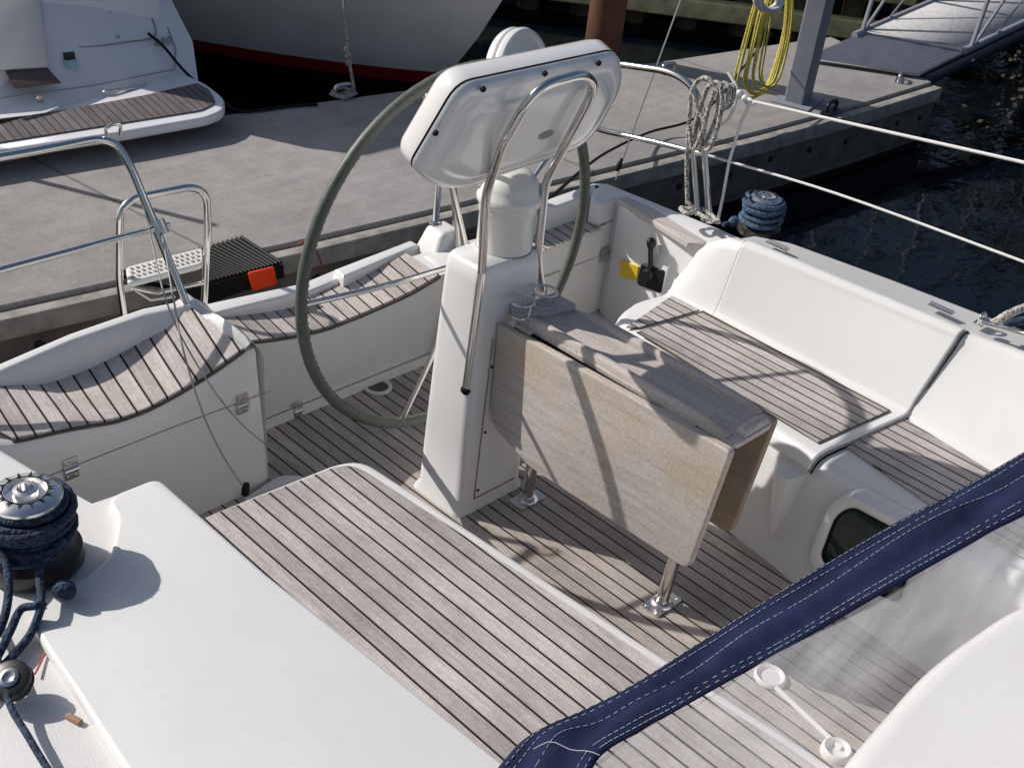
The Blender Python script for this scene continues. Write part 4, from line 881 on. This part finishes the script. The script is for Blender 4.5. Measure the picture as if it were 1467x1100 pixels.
m=MB(); q=(A0+B0)/2+tn*1.9; m.box(Vector((q.x,q.y,.36)),((B0-A0).length,2.6,.08),Matrix.Rotation(math.atan2(td.y,td.x),3,'Z')); m.build('decking',ty,TD)
m=MB(); q=(A0+B0)/2+tn*.9; m.box(Vector((q.x,q.y,-.2)),((B0-A0).length,.1,1.2),Matrix.Rotation(math.atan2(td.y,td.x),3,'Z')); m.build('dock_shade_sheet',M['hole'],TD)  # black sheet standing in for the darkness behind the beams
# ================================================================== NEIGHBOURING BOATS
MBt=thing('motor_boat','white motor boat with a grey teak swim platform moored stern-to behind the pontoon','motor boat',(.7,4.6,-.5))
mg=gelcoat('motor_boat_white',(.84,.83,.85),.3,.12)
pf_=[(-0.038,3.757,-0.170),(0.169,3.740,-0.170),(0.832,3.668,-0.170),(1.312,3.636,-0.170),(1.464,3.677,-0.170),(1.579,3.848,-0.170),(1.618,4.098,-0.170),(1.605,4.273,-0.170),(.9,4.9,-.17),(-1.6,5.2,-.17),(-1.8,4.2,-.17)]
MB().prism(fillet(pf_,[0,0,0,.03,.08,.08,.05,0,0,0,0],4,True),.06).build('swim_platform',mg,MBt,bevel=.02)
pk=teak('teak_platform_shaded',R(-10),.045,tone=(.17,.15,.155),tone2=(.12,.105,.11))  # tone lowered to put the platform's shade into the teak colour
MB().prism(fillet([(0.003,3.844,-0.165),(0.887,3.763,-0.165),(1.335,3.721,-0.165),(1.478,3.783,-0.165),(1.559,3.977,-0.165),(1.564,4.111,-0.165),(1.180,4.075,-0.165),(0.737,4.077,-0.165),(0.128,4.122,-0.165)],[0,0,.03,.05,.05,0,0,0,0],4,True),.004,(0,0,1)).build('teak_decking',pk,MBt)
yt=4.07
tr_=[(0.001,4.070,-0.134),(0.332,4.070,-0.140),(0.759,4.121,-0.188),(1.249,4.197,-0.224),(1.682,4.290,-0.231),(1.806,4.536,-0.068),(1.824,4.811,0.140),(1.872,5.044,0.315),(0.512,5.044,0.441)]
fr0=[Vector(p) for p in tr_]; bk0=[p+Vector((.25,2.2,0)) for p in fr0]
m=MB(); a=[m.v(p) for p in fr0]; b2=[m.v(p) for p in bk0]; n=len(a)
for i in range(1,n-1): m.bm.faces.new((a[0],a[i],a[i+1]))
for i in range(n): m.bm.faces.new((a[i],b2[i],b2[(i+1)%n],a[(i+1)%n]))
m.build('transom',mg,MBt,smooth=30)
pr_=[(4.66,.04),(4.67,.95),(4.95,1.3),(6.5,2.0),(8.5,2.1),(8.5,-.9),(4.66,-.9)]
MB().loft([[(.95,y+(.1 if y<4.9 else 0),z) for y,z in pr_],[(1.66,y,z) for y,z in pr_]],close=True,cap=True).build('shadow_casting_side',mg,MBt,smooth=30)  # block rising above view, its height shaped to cast the pontoon shadow
MB().tube([(-.14,4.40,-.17),(-.14,4.40,1.1)],.022,10).build('flag_staff',M['steel'],MBt,smooth=60)
m=MB(); q=[Vector(p) for p in ((1.122,4.784,0.206),(1.055,4.636,0.111),(1.021,4.521,0.038),(1.065,4.493,0.015),(1.339,4.520,-0.002),(1.559,4.558,-0.005),(1.616,4.699,0.086),(1.680,4.875,0.204))]
m.tube(smoothpath(q,4),.006,6); m.tube([(0.390,4.172,-0.071),(0.942,4.244,-0.120),(1.554,4.345,-0.149),(1.649,4.476,-0.072),(1.682,4.615,0.014)],.004,6); m.build('hatch_outline',M['gasket'],MBt,smooth=60)
m=MB(); m.tube(smoothpath([(1.003,4.203,-0.155),(1.033,4.193,-0.148),(1.243,4.219,-0.167),(1.307,4.258,-0.168)],4),.010,8); m.build('grab_handle',M['steelb'],MBt,smooth=60)
rc=MB(); rc.prism([(0.605,4.851,0.326),(0.991,4.851,0.284),(0.744,4.341,-0.005),(0.490,4.324,0.024),(0.316,4.308,0.041)],.03,(0,-1,0)); rc.build('transom_door',gelcoat('door_grey',(.60,.58,.56),.4),MBt,bevel=.01)
MB().prism([(0.494,4.315,0.026),(0.738,4.328,-0.004),(0.767,4.239,-0.066),(0.487,4.205,-0.040)],.02,(0,-1,0)).build('step_recess',simple('recess_brown',(.10,.07,.065),.7),MBt)
m=MB(); m.lathe([(.022,0),(.022,.01),(.012,.012)],(0.603,4.160,-0.112),(0,-1,0),16); m.build('outlet',M['steelb'],MBt)
m=MB(); m.lathe([(.012,0),(.012,.008)],(1.345,4.698,0.124),(0,-1,0),14); m.lathe([(.014,0),(.014,.01)],(1.306,4.554,0.026),(0,-1,0),14); m.build('fitting',M['steelb'],MBt)
MB().prism([(0.903,4.447,0.020),(0.971,4.456,0.015),(0.954,4.413,-0.010),(0.886,4.405,-0.006)],.012,(0,-1,0)).build('black_label',M['black'],MBt)
MB().prism([(0.880,4.401,-0.008),(0.960,4.409,-0.014),(0.944,4.367,-0.040),(0.867,4.358,-0.033)],.012,(0,-1,0)).build('pale_label',simple('pale_teal',(.38,.55,.56),.5),MBt)
o1=Vector((1.515,4.490,-0.040)); o2=(Vector((1.632,4.500,-0.042))-o1)/3.4; o3=(Vector((1.541,4.530,-0.016))-o1)
def digit(n,st): MB().tube([o1+o2*(n*1.25+a)+o3*b for a,b in st],.0055,6).build('numeral',M['gasket'],MBt,smooth=60)
digit(0,[(0,.8),(.2,1),(.7,1),(.8,.75),(.1,.05),(.85,0)]); digit(1,[(.7,1),(.2,.7),(0,.3),(.3,0),(.7,.1),(.75,.4),(.4,.55),(.1,.4)]); digit(2,[(.1,.2),(.0,.6),(.3,1),(.7,.95),(.85,.5),(.6,.05),(.25,0),(.1,.2)])
wire('shore_cable','thin black cable drooping from the motor boat transom onto the pontoon','cable',[(1.505,4.545,0.023),(1.552,4.448,-0.041),(1.592,4.312,-0.145),(1.657,4.207,-0.232),(1.743,4.130,-0.302),(1.710,3.881,-0.290),(2.039,3.807,-0.290),(2.185,3.755,-0.290)],.0085,M['rubber'])
# white sailing hull
HB=thing('moored_sailboat','grey-white sailing hull with a red waterline stripe across the pontoon','sailboat',(3,5.5,-.75))
hg=gelcoat('hull_grey_white',(.78,.76,.73),.3,.35); hb=simple('boot_black',(.006,.006,.007),.5); hr=simple('boot_red',(.30,.012,.015),.45,var=.1)
S0=Vector((3.76,4.32,0)); dd=Vector((-.35,.937,0)).normalized(); nn=Vector((-dd.y,dd.x,0)); 
if nn.x>0: nn=-nn
def hullrow(f,side):
    out=[]
    for k in range(25):
        t=(k/24)**1.25*7.5
        bw=1.15*(1-math.exp(-t*.55))*f['b']+.0
        p=S0+dd*(t-f['o'])+nn*side*(bw+f['fl']*(1-math.exp(-t*1.3)))
        out.append(Vector((p.x,p.y,f['z'])))
    return out
lv=[dict(z=-1.0,b=.55,o=-.25,fl=0),dict(z=-.78,b=.72,o=-.10,fl=0),dict(z=-.60,b=.80,o=0.0,fl=.02),dict(z=-.50,b=.84,o=.06,fl=.03),dict(z=-.2,b=.93,o=.26,fl=.07),dict(z=.10,b=1.0,o=.42,fl=.12),dict(z=.22,b=1.02,o=.48,fl=.14),dict(z=.25,b=1.02,o=.49,fl=.15)]
for side in (1,-1):
    MB().loft([hullrow(f,side) for f in lv[3:]]).build('topsides',hg,HB,smooth=60)
    MB().loft([hullrow(f,side) for f in lv[2:4]]).build('red_stripe',hr,HB,smooth=60)
    MB().loft([hullrow(f,side) for f in lv[:3]]).build('underbody',hb,HB,smooth=60)
a=hullrow(lv[-1],1); b2=hullrow(lv[-1],-1); MB().loft([a,b2]).build('deck',M['deck'],HB)
m=MB().tube(smoothpath([(2.416,3.850,0.550),(2.446,3.850,0.298),(2.477,3.850,0.057),(2.499,3.850,-0.080),(2.513,3.801,-0.280)],5),.010,8)
for p in ((2.480,3.850,-0.019),(2.487,3.850,-0.055),(2.500,3.850,-0.102)): m.lathe([(.004,-.03),(.022,-.01),(.022,.01),(.004,.03)],p,(.2,0,1),10)
m.tube(smoothpath([(2.513,3.801,-0.280),(2.473,3.878,-0.270),(2.379,3.858,-0.280),(2.379,3.758,-0.280),(2.489,3.771,-0.280)],5),.012,8)
m=m.build('mooring_rope',M['greyrope'],smooth=60); tag(m,'knotted pale mooring rope hanging straight down in front of the grey hull','mooring rope')
# shrub, and an unseen leafy bank added to darken the water reflections
def leaves(name,boxes,mat,n,s,lab,cat,kind=None):
    m=MB()
    for _ in range(n):
        c,d=random.choice(boxes); p=Vector(c)+Vector((random.gauss(0,.35)*d[0],random.gauss(0,.35)*d[1],random.gauss(0,.35)*d[2]))
        a=Vector((random.gauss(0,1),random.gauss(0,1),random.gauss(0,.6))).normalized()*s*random.uniform(.5,1.3); b_=a.orthogonal().normalized()*s*.35
        m.bm.faces.new([m.v(p-a*.5),m.v(p+b_),m.v(p+a*.5),m.v(p-b_)])
    return m.build(name,mat,recalc=False)
bl_=simple('brown_leaves',(.030,.020,.010),.8,var=.6,scale=3); gl_=simple('bank_leaves',(.035,.05,.02),.8,var=.6,scale=1)
q=Vector((7.359,1.565,-0.500)); s=leaves('shore_shrub',[(tuple(q+Vector((.4,-.2,.1))),(.9,.6,.5)),(tuple(q+Vector((1.0,-.8,.3))),(1,.8,.6))],bl_,2600,.05,None,None)
tag(s,'brownish shrub overhanging the dark water at the upper right edge','shrub')
boxes=[((4+(15+1.5*math.sin(a*5))*math.cos(R(-25+a*5)),1+(15+1.5*math.sin(a*3))*math.sin(R(-25+a*5)),1.2+1.8*math.sin(a*1.7)*math.sin(a*.6)),(2.6,2.6,4.6)) for a in range(20)]
s=leaves('reflection_bank',boxes,gl_,19000,.45,None,None); s['kind']='stuff'; s['label']='dark leafy bank added out of view to darken the water reflections'
# ================================================================== CAMERA, SUN, SKY
cam_d=([-2.3188, -2.0761, 2.4], [[0.704013, -0.702736, 0.102609], [0.316334, 0.43965, 0.840619], [-0.635845, -0.559348, 0.531818]], 42.945)
cd=bpy.data.cameras.new('camera'); cam=bpy.data.objects.new('camera',cd); C.objects.link(cam)
rx,ux,bx=[Vector(v) for v in cam_d[1]]
mt=Matrix((rx,ux,bx)).transposed().to_4x4(); mt.translation=Vector(cam_d[0]); cam.matrix_world=mt
cd.lens=cam_d[2]; cd.sensor_width=36; cd.clip_start=.02; cd.clip_end=800
bpy.context.scene.camera=cam
EL=R(36); hv=Vector((.45,-.893)).normalized()
sd_=Vector((hv.x*math.cos(EL),hv.y*math.cos(EL),-math.sin(EL)))
sl_=bpy.data.lights.new('sun','SUN'); sl_.energy=4.1; sl_.angle=R(.55); sl_.color=(1,.955,.90)
so=bpy.data.objects.new('sun',sl_); C.objects.link(so); so.rotation_euler=sd_.to_track_quat('-Z','Y').to_euler(); so.location=(-3,6,8)
w=bpy.data.worlds.new('World'); bpy.context.scene.world=w; w.use_nodes=True; nt=w.node_tree
sk=nt.nodes.new('ShaderNodeTexSky'); sk.sky_type='NISHITA'; sk.sun_disc=False; sk.sun_elevation=EL
sk.sun_rotation=math.atan2(-hv.x,-hv.y); sk.air_density=1.0; sk.dust_density=2.2
bg=nt.nodes['Background']; bg.inputs[1].default_value=.075; nt.links.new(sk.outputs[0],bg.inputs[0])
sc=bpy.context.scene; sc.view_settings.view_transform='Standard'; sc.view_settings.look='None'; sc.view_settings.exposure=.05; sc.view_settings.gamma=1
